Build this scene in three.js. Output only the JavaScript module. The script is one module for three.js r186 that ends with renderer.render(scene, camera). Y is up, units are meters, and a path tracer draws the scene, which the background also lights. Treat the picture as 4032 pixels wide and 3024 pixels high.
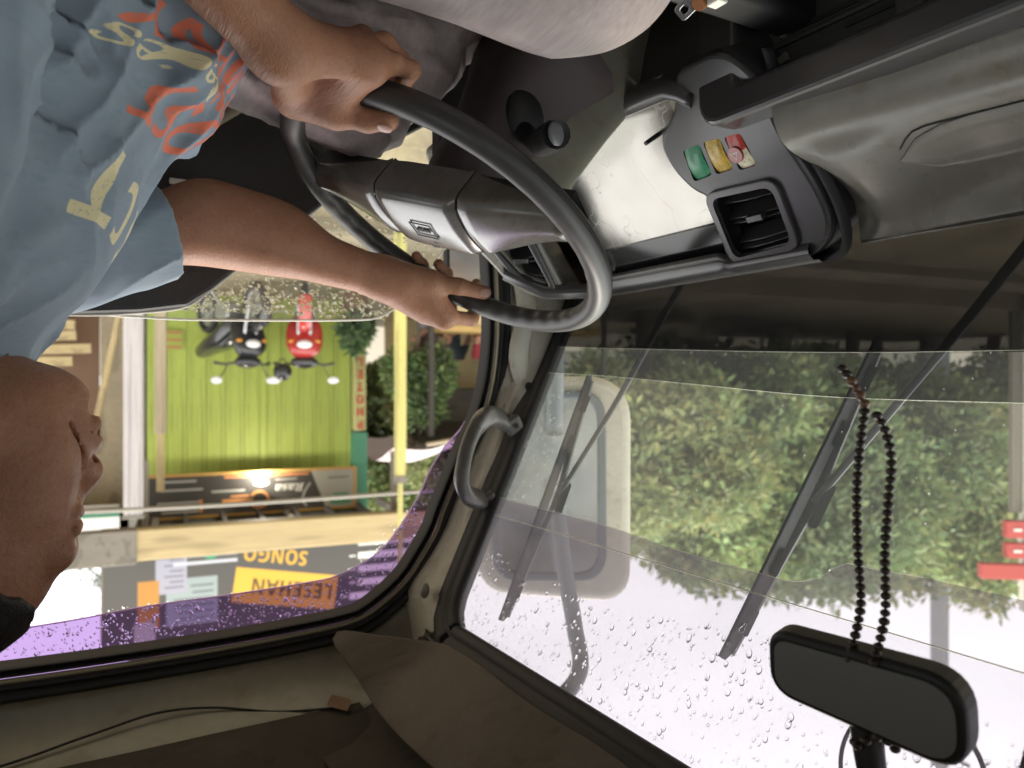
import * as THREE from 'three';
import { mergeGeometries, mergeVertices, toCreasedNormals } from 'three/addons/utils/BufferGeometryUtils.js';
import { RoundedBoxGeometry } from 'three/addons/geometries/RoundedBoxGeometry.js';
import { FontLoader } from 'three/addons/loaders/FontLoader.js';
import { TextGeometry } from 'three/addons/geometries/TextGeometry.js';

/* ---------- camera, sky, sun, exposure ---------- */
// The photograph was taken with the phone held upside down: the camera is rolled by 180 degrees.
// Axes: -z is the truck's forward, +x its right, y up; the lens is the origin, 1.85 m above the road.
const scene = new THREE.Scene();
const camera = new THREE.PerspectiveCamera(53.07, 4 / 3, 0.02, 600);
camera.up.set(0, -1, 0);
camera.position.set(0, 0, 0);
camera.lookAt(0.866, 0, -0.5);
camera.focus = 0.78; camera.userData.fStop = 6.3;
const renderer = new THREE.WebGLRenderer({ antialias: true });
renderer.toneMapping = THREE.LinearToneMapping;
renderer.toneMappingExposure = 4.3;
renderer.shadowMap.enabled = true;

// an overcast sky: brighter overhead and towards the hidden sun, soft cloud mottling
function overcast() {
  const w = 256, h = 128, d = new Float32Array(w * h * 4);
  const n = (a, b) => Math.sin(a * 3 + 1.3 * Math.sin(b * 5)) * Math.sin(b * 7 + 0.8 * Math.sin(a * 2)) ;
  for (let j = 0; j < h; j++) for (let i = 0; i < w; i++) {
    const el = ((j + 0.5) / h - 0.5) * Math.PI, az = (i + 0.5) / w * Math.PI * 2, k = (j * w + i) * 4;
    const up = Math.max(0, Math.sin(el)), m = 1 + 0.05 * n(az, el * 2) + 0.05 * n(az * 3 + 1, el * 5) + 0.03 * n(az * 7, el * 9);
    const l = (0.42 + 0.78 * up) * m;
    d[k] = l * 1.0; d[k + 1] = l * 0.995; d[k + 2] = l * 0.985; d[k + 3] = 1;
  }
  const t = new THREE.DataTexture(d, w, h, THREE.RGBAFormat, THREE.FloatType);
  t.mapping = THREE.EquirectangularReflectionMapping; t.magFilter = t.minFilter = THREE.LinearFilter; t.needsUpdate = true;
  return t;
}
const sky = overcast();
scene.background = sky; scene.environment = sky;
const sun = new THREE.DirectionalLight(0xfff1e0, 0.8);
sun.position.set(22, 40, -14); sun.target.position.set(0, 0, 0);
sun.castShadow = true; sun.shadow.radius = 30; sun.shadow.mapSize.set(2048, 2048);
Object.assign(sun.shadow.camera, { left: -30, right: 30, top: 30, bottom: -30, near: 1, far: 140 });
scene.add(sun, sun.target);

/* ---------- helpers ---------- */
const V = (x, y, z) => new THREE.Vector3(x, y, z);
let seed = 7;
const rnd = () => { seed = (seed * 1664525 + 1013904223) >>> 0; return seed / 4294967296; };
const rr = (a, b) => a + (b - a) * rnd();
const clamp = (x, a, b) => Math.min(b, Math.max(a, x)), mix = (a, b, t) => a + (b - a) * t;
const smooth = (a, b, x) => { const t = clamp((x - a) / (b - a), 0, 1); return t * t * (3 - 2 * t); };
const hash3 = (x, y, z) => { let h = (x * 374761393 + y * 668265263 + z * 2147483647) | 0; h = Math.imul(h ^ (h >>> 13), 1274126177); return ((h ^ (h >>> 16)) >>> 0) / 4294967296; };
function vnoise(x, y, z = 0) {
  const xi = Math.floor(x), yi = Math.floor(y), zi = Math.floor(z), f = (t) => t * t * (3 - 2 * t), u = f(x - xi), v = f(y - yi), w = f(z - zi);
  let r = 0;
  for (let k = 0; k < 8; k++) r += hash3(xi + (k & 1), yi + ((k >> 1) & 1), zi + (k >> 2)) * (k & 1 ? u : 1 - u) * (k & 2 ? v : 1 - v) * (k & 4 ? w : 1 - w);
  return r;
}
const fbm = (x, y, z = 0, o = 4) => { let s = 0, a = 0.5, t = 0; for (let i = 0; i < o; i++) { s += a * vnoise(x, y, z + i * 7.3); t += a; a *= 0.5; x *= 2.03; y *= 2.03; z *= 2.03; } return s / t; };
// wrapping 2-d noise for repeating textures: period p cells
function wnoise(x, y, p, s = 0) {
  const xi = Math.floor(x), yi = Math.floor(y), f = (t) => t * t * (3 - 2 * t), u = f(x - xi), v = f(y - yi), m = (a) => ((a % p) + p) % p;
  const h = (i, j) => hash3(m(xi + i), m(yi + j), s);
  return (h(0, 0) * (1 - u) + h(1, 0) * u) * (1 - v) + (h(0, 1) * (1 - u) + h(1, 1) * u) * v;
}
const wfbm = (x, y, p, o = 4, s = 0) => { let r = 0, a = 0.5, t = 0; for (let i = 0; i < o; i++) { r += a * wnoise(x * p, y * p, p, s + i); t += a; a *= 0.5; p *= 2; } return r / t; };

function tex(w, h, fn, srgb = true, repeat = [1, 1]) {
  const d = new Uint8Array(w * h * 4), c = [0, 0, 0, 1];
  for (let j = 0; j < h; j++) for (let i = 0; i < w; i++) {
    const r = fn((i + 0.5) / w, (j + 0.5) / h), k = (j * w + i) * 4;
    if (typeof r === 'number') { d[k] = d[k + 1] = d[k + 2] = clamp(r, 0, 1) * 255; d[k + 3] = 255; } else { for (let q = 0; q < 3; q++) d[k + q] = clamp(r[q], 0, 1) * 255; d[k + 3] = r.length > 3 ? clamp(r[3], 0, 1) * 255 : 255; }
  }
  const t = new THREE.DataTexture(d, w, h, THREE.RGBAFormat);
  if (srgb) t.colorSpace = THREE.SRGBColorSpace;
  t.wrapS = t.wrapT = THREE.RepeatWrapping; t.magFilter = THREE.LinearFilter; t.minFilter = THREE.LinearMipmapLinearFilter; t.generateMipmaps = true; t.repeat.set(...repeat); t.needsUpdate = true;
  return t;
}
function canvasTex(w, h, draw) {
  const c = document.createElement('canvas'); c.width = w; c.height = h;
  draw(c.getContext('2d'), w, h);
  const t = new THREE.CanvasTexture(c); t.colorSpace = THREE.SRGBColorSpace; t.magFilter = THREE.LinearFilter; return t;
}
const lin = (r, g, b) => new THREE.Color().setRGB(r, g, b);
const M = {};
const std = (name, color, rough = 0.7, extra = {}) => (M[name] = Object.assign(new THREE.MeshPhysicalMaterial({ color: Array.isArray(color) ? lin(...color) : color, roughness: rough, side: THREE.DoubleSide, ...extra }), { name }));
const scaled = (t, x, y = x) => { const c = t.clone(); c.repeat.set(x, y); c.needsUpdate = true; return c; };

const used = {};
function numbered(n) { if (used[n] === undefined) { used[n] = 0; return n; } used[n]++; return n + '_' + String(used[n]).padStart(3, '0'); }
function shade(o) { o.castShadow = o.receiveShadow = true; return o; }
function tag(o, label, category, group, kind) { Object.assign(o.userData, { label, category }); if (group) o.userData.group = group; if (kind) o.userData.kind = kind; return o; }
function thing(name, label, category, pos = [0, 0, 0], group) {
  const g = new THREE.Group(); g.name = numbered(name); g.position.set(...pos); scene.add(g); return tag(g, label, category, group);
}
function struct(name, geo, mat, label, category) { const m = shade(new THREE.Mesh(geo, mat)); m.name = numbered(name); scene.add(m); Object.assign(m.userData, { kind: 'structure', label, category }); return m; }
function part(parent, name, geo, mat, label) { const m = shade(new THREE.Mesh(Array.isArray(geo) ? merge(geo) : geo, mat)); m.name = name; if (label) m.userData.label = label; parent.add(m); return m; }
function merge(list) {
  const l = list.map((g) => { g = g.index ? g.toNonIndexed() : g; for (const k of Object.keys(g.attributes)) if (!['position', 'normal', 'uv'].includes(k)) g.deleteAttribute(k); if (!g.attributes.uv) g.setAttribute('uv', new THREE.BufferAttribute(new Float32Array(g.attributes.position.count * 2), 2)); g.morphAttributes = {}; return g; });
  return mergeGeometries(l);
}
const at = (g, x, y, z, rx = 0, ry = 0, rz = 0) => { if (rx || ry || rz) g.applyMatrix4(new THREE.Matrix4().makeRotationFromEuler(new THREE.Euler(rx, ry, rz))); return g.translate(x, y, z); };
const box = (w, h, d, x = 0, y = 0, z = 0, r = 0, seg = 2) => (r ? new RoundedBoxGeometry(w, h, d, seg, r) : new THREE.BoxGeometry(w, h, d)).translate(x, y, z);
// put a geometry into a frame: origin o, axes ex, ey, ez
function frame(g, o, ex, ey, ez) { return g.applyMatrix4(new THREE.Matrix4().makeBasis(ex, ey, ez).setPosition(o)); }
const curve = (pts, closed = false, tension = 0.5) => new THREE.CatmullRomCurve3(pts.map((p) => (p.isVector3 ? p : V(...p))), closed, 'catmullrom', tension);
const tube = (pts, r, seg = 40, sides = 8, closed = false, tension = 0.5) => new THREE.TubeGeometry(curve(pts, closed, tension), seg, r, sides, closed);
// tube with closed round ends and varying radius
function limb(pts, radii, seg = 24, sides = 10) {
  const c = curve(pts), pos = [], uv = [], idx = [], fr = c.computeFrenetFrames(seg, false), L = c.getLength();
  for (let i = 0; i <= seg; i++) {
    const t = i / seg, p = c.getPointAt(t), f = t * (radii.length - 1), k = Math.min(radii.length - 2, Math.floor(f)), r = mix(radii[k], radii[k + 1], f - k);
    for (let j = 0; j <= sides; j++) { const a = j / sides * Math.PI * 2, q = p.clone().addScaledVector(fr.normals[i], Math.cos(a) * r).addScaledVector(fr.binormals[i], Math.sin(a) * r); pos.push(q.x, q.y, q.z); uv.push(j / sides * r * 6.28, t * L); }
  }
  for (let i = 0; i < seg; i++) for (let j = 0; j < sides; j++) { const a = i * (sides + 1) + j, b = a + sides + 1; idx.push(a, b, a + 1, b, b + 1, a + 1); }
  for (const e of [0, seg]) { const p = c.getPointAt(e / seg), s = pos.length / 3; pos.push(p.x, p.y, p.z); uv.push(0, 0); for (let j = 0; j < sides; j++) idx.push(s, e * (sides + 1) + j + (e ? 0 : 1), e * (sides + 1) + j + (e ? 1 : 0)); }
  const g = new THREE.BufferGeometry(); g.setAttribute('position', new THREE.Float32BufferAttribute(pos, 3)); g.setAttribute('uv', new THREE.Float32BufferAttribute(uv, 2)); g.setIndex(idx); g.computeVertexNormals(); return g;
}
// skin a list of rows of points; every row is resampled by a smooth curve where asked; uv in metres
function loft(rows, { u = 0, v = 0, closed = false } = {}) {
  let R = rows.map((r) => { const p = r.map((q) => (q.isVector3 ? q : V(...q))); return u ? new THREE.CatmullRomCurve3(p, closed, 'catmullrom', 0.5).getPoints(u) : p; });
  if (v) { const n = R[0].length, cols = []; for (let j = 0; j < n; j++) cols.push(new THREE.CatmullRomCurve3(R.map((r) => r[j]), false, 'catmullrom', 0.5).getPoints(v)); R = cols[0].map((_, i) => cols.map((c) => c[i])); }
  const pos = [], uv = [], idx = [], n = R[0].length;
  let dv = 0;
  R.forEach((r, i) => { if (i) dv += r[n >> 1].distanceTo(R[i - 1][n >> 1]); let du = 0; r.forEach((p, j) => { if (j) du += p.distanceTo(r[j - 1]); pos.push(p.x, p.y, p.z); uv.push(du, dv); }); });
  for (let i = 0; i + 1 < R.length; i++) for (let j = 0; j + 1 < n; j++) { const a = i * n + j, b = a + n; idx.push(a, a + 1, b, a + 1, b + 1, b); }
  const g = new THREE.BufferGeometry(); g.setAttribute('position', new THREE.Float32BufferAttribute(pos, 3)); g.setAttribute('uv', new THREE.Float32BufferAttribute(uv, 2)); g.setIndex(idx); g.computeVertexNormals(); return g;
}
// flat outline [ [a,b], ... ] with optional holes, extruded by depth and bevelled, laid into a frame
function slab(outline, depth, { holes = [], bevel = 0, o = V(0, 0, 0), ex = V(1, 0, 0), ey = V(0, 1, 0), ez, seg = 2, curveSegments = 10 } = {}) {
  const s = outline.isShape ? outline : new THREE.Shape(outline.map((p) => new THREE.Vector2(...p)));
  for (const h of holes) s.holes.push(h.isPath ? h : new THREE.Path(h.map((p) => new THREE.Vector2(...p))));
  const g = new THREE.ExtrudeGeometry(s, { depth, bevelEnabled: bevel > 0, bevelSize: bevel, bevelThickness: bevel, bevelSegments: seg, curveSegments });
  return frame(g, o, ex, ey, ez ?? ex.clone().cross(ey));
}
// rounded polygon as a list of points
function roundPoly(pts, r, n = 5) {
  const out = [], L = pts.length;
  pts.forEach((p, i) => {
    const a = pts[(i + L - 1) % L], b = pts[(i + 1) % L], rad = Array.isArray(r) ? r[i] : r, la = Math.hypot(a[0] - p[0], a[1] - p[1]), lb = Math.hypot(b[0] - p[0], b[1] - p[1]), k = Math.min(rad, la / 2.01, lb / 2.01);
    const s = [p[0] + (a[0] - p[0]) / la * k, p[1] + (a[1] - p[1]) / la * k], e = [p[0] + (b[0] - p[0]) / lb * k, p[1] + (b[1] - p[1]) / lb * k];
    for (let j = 0; j <= n; j++) { const t = j / n; out.push([(1 - t) ** 2 * s[0] + 2 * t * (1 - t) * p[0] + t * t * e[0], (1 - t) ** 2 * s[1] + 2 * t * (1 - t) * p[1] + t * t * e[1]]); }
  });
  return out;
}
// smooth surface of a signed-distance function (naive surface nets); uv = (z, y) in metres unless given
function skinOf(sdf, lo, hi, cell, uvOf = (x, y, z) => [z, y]) {
  const n = [0, 1, 2].map((k) => Math.ceil((hi[k] - lo[k]) / cell) + 1), [nx, ny, nz] = n, f = new Float32Array(nx * ny * nz);
  for (let k = 0, i = 0; k < nz; k++) for (let j = 0; j < ny; j++) for (let q = 0; q < nx; q++, i++) f[i] = sdf(lo[0] + q * cell, lo[1] + j * cell, lo[2] + k * cell);
  const id = new Int32Array(nx * ny * nz).fill(-1), pos = [], idx = [];
  const off = [0, 1, nx, nx + 1, nx * ny, nx * ny + 1, nx * ny + nx, nx * ny + nx + 1], E = [[0, 1], [0, 2], [0, 4], [1, 3], [1, 5], [2, 3], [2, 6], [3, 7], [4, 5], [4, 6], [5, 7], [6, 7]];
  for (let k = 0; k < nz - 1; k++) for (let j = 0; j < ny - 1; j++) for (let q = 0; q < nx - 1; q++) {
    const b = q + nx * (j + ny * k); let m = 0;
    for (let c = 0; c < 8; c++) if (f[b + off[c]] < 0) m |= 1 << c;
    if (m === 0 || m === 255) continue;
    let sx = 0, sy = 0, sz = 0, cnt = 0;
    for (const [a, e] of E) { const fa = f[b + off[a]], fe = f[b + off[e]]; if ((fa < 0) === (fe < 0)) continue; const t = fa / (fa - fe); sx += (a & 1) + t * ((e & 1) - (a & 1)); sy += ((a >> 1) & 1) + t * (((e >> 1) & 1) - ((a >> 1) & 1)); sz += (a >> 2) + t * ((e >> 2) - (a >> 2)); cnt++; }
    id[b] = pos.length / 3; pos.push(lo[0] + (q + sx / cnt) * cell, lo[1] + (j + sy / cnt) * cell, lo[2] + (k + sz / cnt) * cell);
  }
  const step = [1, nx, nx * ny];
  for (let k = 1; k < nz - 1; k++) for (let j = 1; j < ny - 1; j++) for (let q = 1; q < nx - 1; q++) {
    const b = q + nx * (j + ny * k), ina = f[b] < 0;
    for (let a = 0; a < 3; a++) {
      if (ina === (f[b + step[a]] < 0)) continue;
      const u = step[(a + 1) % 3], v = step[(a + 2) % 3], p0 = id[b - u - v], p1 = id[b - v], p2 = id[b], p3 = id[b - u];
      if (p0 < 0 || p1 < 0 || p2 < 0 || p3 < 0) continue;
      if (ina) idx.push(p0, p1, p2, p0, p2, p3); else idx.push(p0, p2, p1, p0, p3, p2);
    }
  }
  const P = new Float32Array(pos), N = new Float32Array(P.length), UV = new Float32Array(P.length / 3 * 2), e = cell * 0.5;
  for (let i = 0; i < P.length; i += 3) {
    const x = P[i], y = P[i + 1], z = P[i + 2];
    let gx = sdf(x + e, y, z) - sdf(x - e, y, z), gy = sdf(x, y + e, z) - sdf(x, y - e, z), gz = sdf(x, y, z + e) - sdf(x, y, z - e); const l = Math.hypot(gx, gy, gz) || 1;
    N[i] = gx / l; N[i + 1] = gy / l; N[i + 2] = gz / l; [UV[i / 3 * 2], UV[i / 3 * 2 + 1]] = uvOf(x, y, z);
  }
  const g = new THREE.BufferGeometry(); g.setAttribute('position', new THREE.BufferAttribute(P, 3)); g.setAttribute('normal', new THREE.BufferAttribute(N, 3)); g.setAttribute('uv', new THREE.BufferAttribute(UV, 2)); g.setIndex(idx); return g;
}
// distance helpers
const smin = (a, b, k) => { const h = Math.max(k - Math.abs(a - b), 0) / k; return Math.min(a, b) - h * h * k * 0.25; };
const smax = (a, b, k) => -smin(-a, -b, k);
function cap(x, y, z, A, B, ra, rb) { // tapered capsule
  const bx = B[0] - A[0], by = B[1] - A[1], bz = B[2] - A[2], px = x - A[0], py = y - A[1], pz = z - A[2], h = clamp((px * bx + py * by + pz * bz) / (bx * bx + by * by + bz * bz), 0, 1);
  return Math.hypot(px - bx * h, py - by * h, pz - bz * h) - mix(ra, rb, h);
}
function ell(x, y, z, c, r) { const px = (x - c[0]) / r[0], py = (y - c[1]) / r[1], pz = (z - c[2]) / r[2], k0 = Math.hypot(px, py, pz), k1 = Math.hypot(px / r[0], py / r[1], pz / r[2]); return k1 > 1e-9 ? k0 * (k0 - 1) / k1 : -Math.min(...r); }
function rebase(g, x, y, z) { g.position.set(x, y, z); for (const c of g.children) c.position.sub(V(x, y, z)); return g; }

/* ---------- surface textures ---------- */
const T = {
  grime: tex(512, 512, (u, v) => { const a = wfbm(u, v, 6, 5), b = wfbm(u, v, 40, 2, 9), c = smooth(0.62, 0.8, wfbm(u, v, 14, 4, 3)); return [1 - 0.16 * a - 0.05 * b - 0.05 * c, 1 - 0.175 * a - 0.05 * b - 0.07 * c, 1 - 0.2 * a - 0.05 * b - 0.1 * c]; }),
  rough: tex(256, 256, (u, v) => 0.75 + 0.35 * (wfbm(u, v, 8, 4, 5) - 0.5) + 0.25 * (wfbm(u, v, 40, 2, 8) - 0.5), false),
  grain: tex(256, 256, (u, v) => wfbm(u, v, 48, 2, 4), false),
  cloth: tex(256, 256, (u, v) => 0.5 + 0.25 * Math.sin(u * 6.2832 * 64) * Math.sin(v * 6.2832 * 64) + 0.3 * (wfbm(u, v, 50, 2, 6) - 0.5), false),
  knit: tex(256, 256, (u, v) => { const a = wfbm(u, v, 10, 4, 21), b = wfbm(u, v, 70, 2, 22); return [0.86 + 0.14 * a + 0.1 * (b - 0.5), 0.86 + 0.14 * a + 0.1 * (b - 0.5), 0.86 + 0.14 * a + 0.1 * (b - 0.5)]; }),
  scratch: tex(512, 512, (u, v) => { const s = Math.abs(wfbm(u, v * 0.5, 8, 3, 2) - wfbm(u * 0.5, v, 8, 3, 12)); return 0.16 + 0.3 * wfbm(u, v, 10, 4, 31) + (s < 0.006 ? 0.25 : 0); }, false),
  skinc: tex(512, 512, (u, v) => { const a = wfbm(u, v, 7, 4, 41), b = wfbm(u, v, 60, 2, 42), c = smooth(0.68, 0.78, wfbm(u, v, 22, 2, 43)); return [0.9 + 0.1 * a + 0.06 * (b - 0.5) - 0.03 * c, 0.84 + 0.14 * a + 0.08 * (b - 0.5) - 0.04 * c, 0.82 + 0.16 * a + 0.08 * (b - 0.5) - 0.04 * c]; }),
  skinb: tex(512, 512, (u, v) => { const a = wfbm(u, v, 90, 2, 51), b = Math.abs(wfbm(u, v * 0.6, 40, 3, 52) - 0.5); return 0.4 + 0.4 * a + 0.6 * Math.min(b, 0.3); }, false),
};
/* ---------- materials of the cab ---------- */
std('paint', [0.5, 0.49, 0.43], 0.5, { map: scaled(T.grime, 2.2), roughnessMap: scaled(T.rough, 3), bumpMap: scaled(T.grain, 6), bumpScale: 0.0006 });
std('rubber', [0.014, 0.014, 0.015], 0.62);
std('beigeseal', [0.34, 0.31, 0.22], 0.6);
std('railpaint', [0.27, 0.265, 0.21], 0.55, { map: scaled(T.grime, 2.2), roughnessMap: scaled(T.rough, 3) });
std('liner', [0.06, 0.052, 0.042], 0.95, { map: scaled(T.grime, 3), bumpMap: scaled(T.cloth, 5), bumpScale: 0.0008 });
std('visorcloth', [0.14, 0.122, 0.105], 0.85, { map: scaled(T.grime, 3), bumpMap: scaled(T.grain, 12), bumpScale: 0.0006 });
std('dash', [0.24, 0.23, 0.205], 0.42, { map: scaled(T.grime, 2.6), roughnessMap: scaled(T.rough, 2) });
std('trim', [0.05, 0.05, 0.053], 0.36, { map: scaled(T.grime, 3), clearcoat: 0.6, clearcoatRoughness: 0.22 });
std('black', [0.012, 0.0125, 0.013], 0.5);
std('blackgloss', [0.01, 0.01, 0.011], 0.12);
std('cavity', [0.025, 0.025, 0.024], 0.75);
std('wheelskin', [0.05, 0.049, 0.046], 0.43);
std('padskin', [0.17, 0.163, 0.145], 0.3, { map: scaled(T.grime, 6), roughnessMap: scaled(T.rough, 6), clearcoat: 1, clearcoatRoughness: 0.22 });
std('shroud', [0.062, 0.048, 0.05], 0.5, { map: scaled(T.grime, 4) });
std('olive', [0.16, 0.155, 0.125], 0.5, { map: scaled(T.grime, 4) });
std('chrome', [0.6, 0.6, 0.6], 0.25, { metalness: 1 });
std('doorskin', [0.03, 0.031, 0.032], 0.7, { map: scaled(T.grime, 4), bumpMap: scaled(T.grain, 14), bumpScale: 0.0004 });
const pane = (name, c, rough = 0.05, extra = {}) => std(name, c, rough, { transmission: 1, thickness: 0, ior: 1.5, ...extra });
pane('glass', [0.86, 0.9, 0.87], 0.16, { specularIntensity: 0.8 });
pane('sideglass', [0.9, 0.93, 0.88], 0.16);
pane('filmtop', [0.45, 0.41, 0.45], 0.28, { specularIntensity: 0.15 });
pane('filmtop2', [0.88, 0.88, 0.9], 0.12, { specularIntensity: 0.15 });
pane('filmlow', [0.14, 0.135, 0.135], 0.06, { specularIntensity: 0.15 });
pane('filmlow2', [0.45, 0.45, 0.46], 0.1, { specularIntensity: 0.15 });
pane('acrylic', [0.27, 0.18, 0.36], 0.08);
std('water', [1, 1, 1], 0.02, { transmission: 1, thickness: 0.004, ior: 1.33, side: THREE.FrontSide });

/* ---------- the cab shell ---------- */
const wsZ = (y) => -0.694 + 0.556 * y;                        // windshield plane
const wsX = (y) => 1.101 - 0.142 * (y + 0.095);                // its right edge
const wsN = V(0, -0.556, 1).normalize();                       // pointing into the cab
const doorEdge = [[-0.40, -0.585], [-0.30, -0.603], [-0.217, -0.61], [-0.117, -0.614], [-0.06, -0.612], [0.005, -0.602], [0.065, -0.582], [0.108, -0.558], [0.208, -0.512], [0.232, -0.503], [0.272, -0.476], [0.304, -0.45], [0.339, -0.399], [0.349, -0.362], [0.355, -0.24], [0.356, -0.083], [0.353, 0.074], [0.345, 0.3], [0.33, 0.4], [0.28, 0.43], [0.0, 0.45], [-0.4, 0.45]]; // (y, z)
const doorCurve = new THREE.CatmullRomCurve3(doorEdge.map(([y, z]) => V(1.15, y, z)), false, 'catmullrom', 0.5);
function doorPath(off, dx, n = 120, a = 0, b = 1) { // the opening's outline moved outwards by off(t) in the door's plane
  const out = [];
  for (let i = 0; i <= n; i++) { const t = mix(a, b, i / n), p = doorCurve.getPointAt(t), q = doorCurve.getTangentAt(t), o = typeof off === 'function' ? off(t) : off; out.push(V(1.15 + dx, p.y + q.z * -o * -1, p.z - q.y * o)); }
  return out;
}
const cab = thing('truck_cab', 'worn grey-painted truck cab shell with dark roof lining and bare metal windshield pillar', 'truck cab');
{ // pillar between the door and the windshield
  const rows = [];
  for (let i = 0; i <= 40; i++) {
    const y = mix(-0.42, 0.42, i / 40); let k = 0; while (k < 10 && doorEdge[k + 1][0] < y) k++;
    const t = Math.min(1.6, (y - doorEdge[k][0]) / (doorEdge[k + 1][0] - doorEdge[k][0])), zs = mix(doorEdge[k][1], doorEdge[k + 1][1], t) - 0.03, xw = wsX(y) + 0.022, zw = wsZ(y) + 0.0;
    const r = [], dent = 0.012 * Math.exp(-(((y - 0.06) / 0.035) ** 2)) + 0.010 * Math.exp(-(((y - 0.19) / 0.03) ** 2));
    for (const [f, o] of [[0, -0.01], [0.08, 0.0], [0.2, 0.012 - dent * 0.4], [0.42, 0.016 - dent], [0.6, 0.014], [0.68, 0.008], [0.74, 0.009], [0.86, 0.011], [0.94, 0.006], [1, -0.012]]) r.push(V(mix(xw, 1.155, f) - o, y, mix(zw, zs, f)));
    rows.push(r);
  }
  part(cab, 'windshield_pillar', loft(rows, { u: 28 }), M.paint);
  // overlapping flange low on the pillar with its spot welds
  const fl = [];
  for (let i = 0; i <= 18; i++) { const y = mix(-0.42, 0.003, i / 18), z0 = -0.652 + 0.01 * Math.sin(i * 0.9) * (i / 18), w = 0.048 + (i === 18 ? -0.02 : 0); fl.push([V(1.122, y, z0 - w + 0.012), V(1.116, y, z0 - w + 0.016), V(1.114, y, z0 - 0.02), V(1.117, y, z0 - 0.006), V(1.126, y, z0)]); }
  part(cab, 'pillar_flange', loft(fl, { u: 12 }), M.paint);
  const dots = [];
  for (const [y, z, x] of [[-0.05, -0.665, 1.122], [0.036, -0.63, 1.121], [-0.13, -0.648, 1.113], [-0.03, -0.645, 1.113], [0.12, -0.58, 1.118]]) dots.push(new THREE.SphereGeometry(0.0042, 10, 6).scale(0.5, 1, 1).translate(x, y, z));
  dots.forEach((d) => part(cab, 'rivet', d, M.paint));
  part(cab, 'pillar_hole', new THREE.CircleGeometry(0.0075, 20).rotateY(-Math.PI / 2).translate(1.1075, 0.004, -0.672), M.cavity);
  part(cab, 'pillar_plug', new THREE.SphereGeometry(0.012, 16, 8).scale(0.35, 1, 1).rotateY(-0.6).translate(1.09, 0.318, -0.475), M.paint);
}
{ // roof side rail, header and lining
  const rows = [];
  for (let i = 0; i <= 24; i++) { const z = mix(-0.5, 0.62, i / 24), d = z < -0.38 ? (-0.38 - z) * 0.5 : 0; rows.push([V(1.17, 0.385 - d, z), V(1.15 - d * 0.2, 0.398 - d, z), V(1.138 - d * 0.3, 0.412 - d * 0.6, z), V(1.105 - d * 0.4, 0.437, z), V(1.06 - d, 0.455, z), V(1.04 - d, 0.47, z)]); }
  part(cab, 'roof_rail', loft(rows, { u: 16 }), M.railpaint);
  const hd = [];
  for (let i = 0; i <= 20; i++) { const x = mix(-0.5, 1.1, i / 20); hd.push([V(x, 0.375, -0.475), V(x, 0.392, -0.468), V(x, 0.43, -0.43), V(x, 0.455, -0.38), V(x, 0.47, -0.33), V(x, 0.475, -0.28)]); }
  part(cab, 'header_panel', loft(hd, { u: 12 }), M.liner);
  const ln = [];
  for (let i = 0; i <= 40; i++) { const x = mix(-0.46, 1.058, i / 40), r = []; for (let j = 0; j <= 30; j++) { const z = mix(-0.36, 0.66, j / 30), e = Math.min(smooth(1.058, 0.9, x), smooth(-0.46, -0.3, x)), ins = smooth(0.02, 0.05, Math.min(0.985 - x, z + 0.255)); r.push(V(x, 0.452 + 0.035 * e + 0.014 * ins + 0.004 * fbm(x * 6, z * 6), z)); } ln.push(r); }
  part(cab, 'roof_lining', loft(ln), M.liner);
  part(cab, 'lining_piping', tube([[0.97, 0.487, 0.6], [0.975, 0.488, 0.2], [0.975, 0.488, -0.17], [0.955, 0.488, -0.225], [0.9, 0.49, -0.235], [0.4, 0.494, -0.235], [-0.3, 0.494, -0.235]], 0.004, 90, 6), M.visorcloth);
  part(cab, 'roof_wire', tube([[1.055, 0.452, 0.35], [1.07, 0.447, 0.1], [1.09, 0.437, -0.02], [1.102, 0.43, -0.1], [1.098, 0.436, -0.17], [1.075, 0.45, -0.25], [1.05, 0.452, -0.33]], 0.0017, 60, 6), M.rubber);
  part(cab, 'roof_panel', box(1.9, 0.02, 1.35, 0.34, 0.57, 0.12), M.paint);
  part(cab, 'torn_lining_corner', loft([[[1.045, 0.443, -0.345], [1.055, 0.44, -0.335], [1.066, 0.437, -0.322]], [[1.04, 0.447, -0.34], [1.052, 0.444, -0.328], [1.06, 0.442, -0.316]], [[1.032, 0.451, -0.333], [1.045, 0.449, -0.321], [1.055, 0.447, -0.311]]], { u: 8 }), std('torn', [0.3, 0.2, 0.14], 0.95, { map: scaled(T.grime, 20) }));
}
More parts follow.
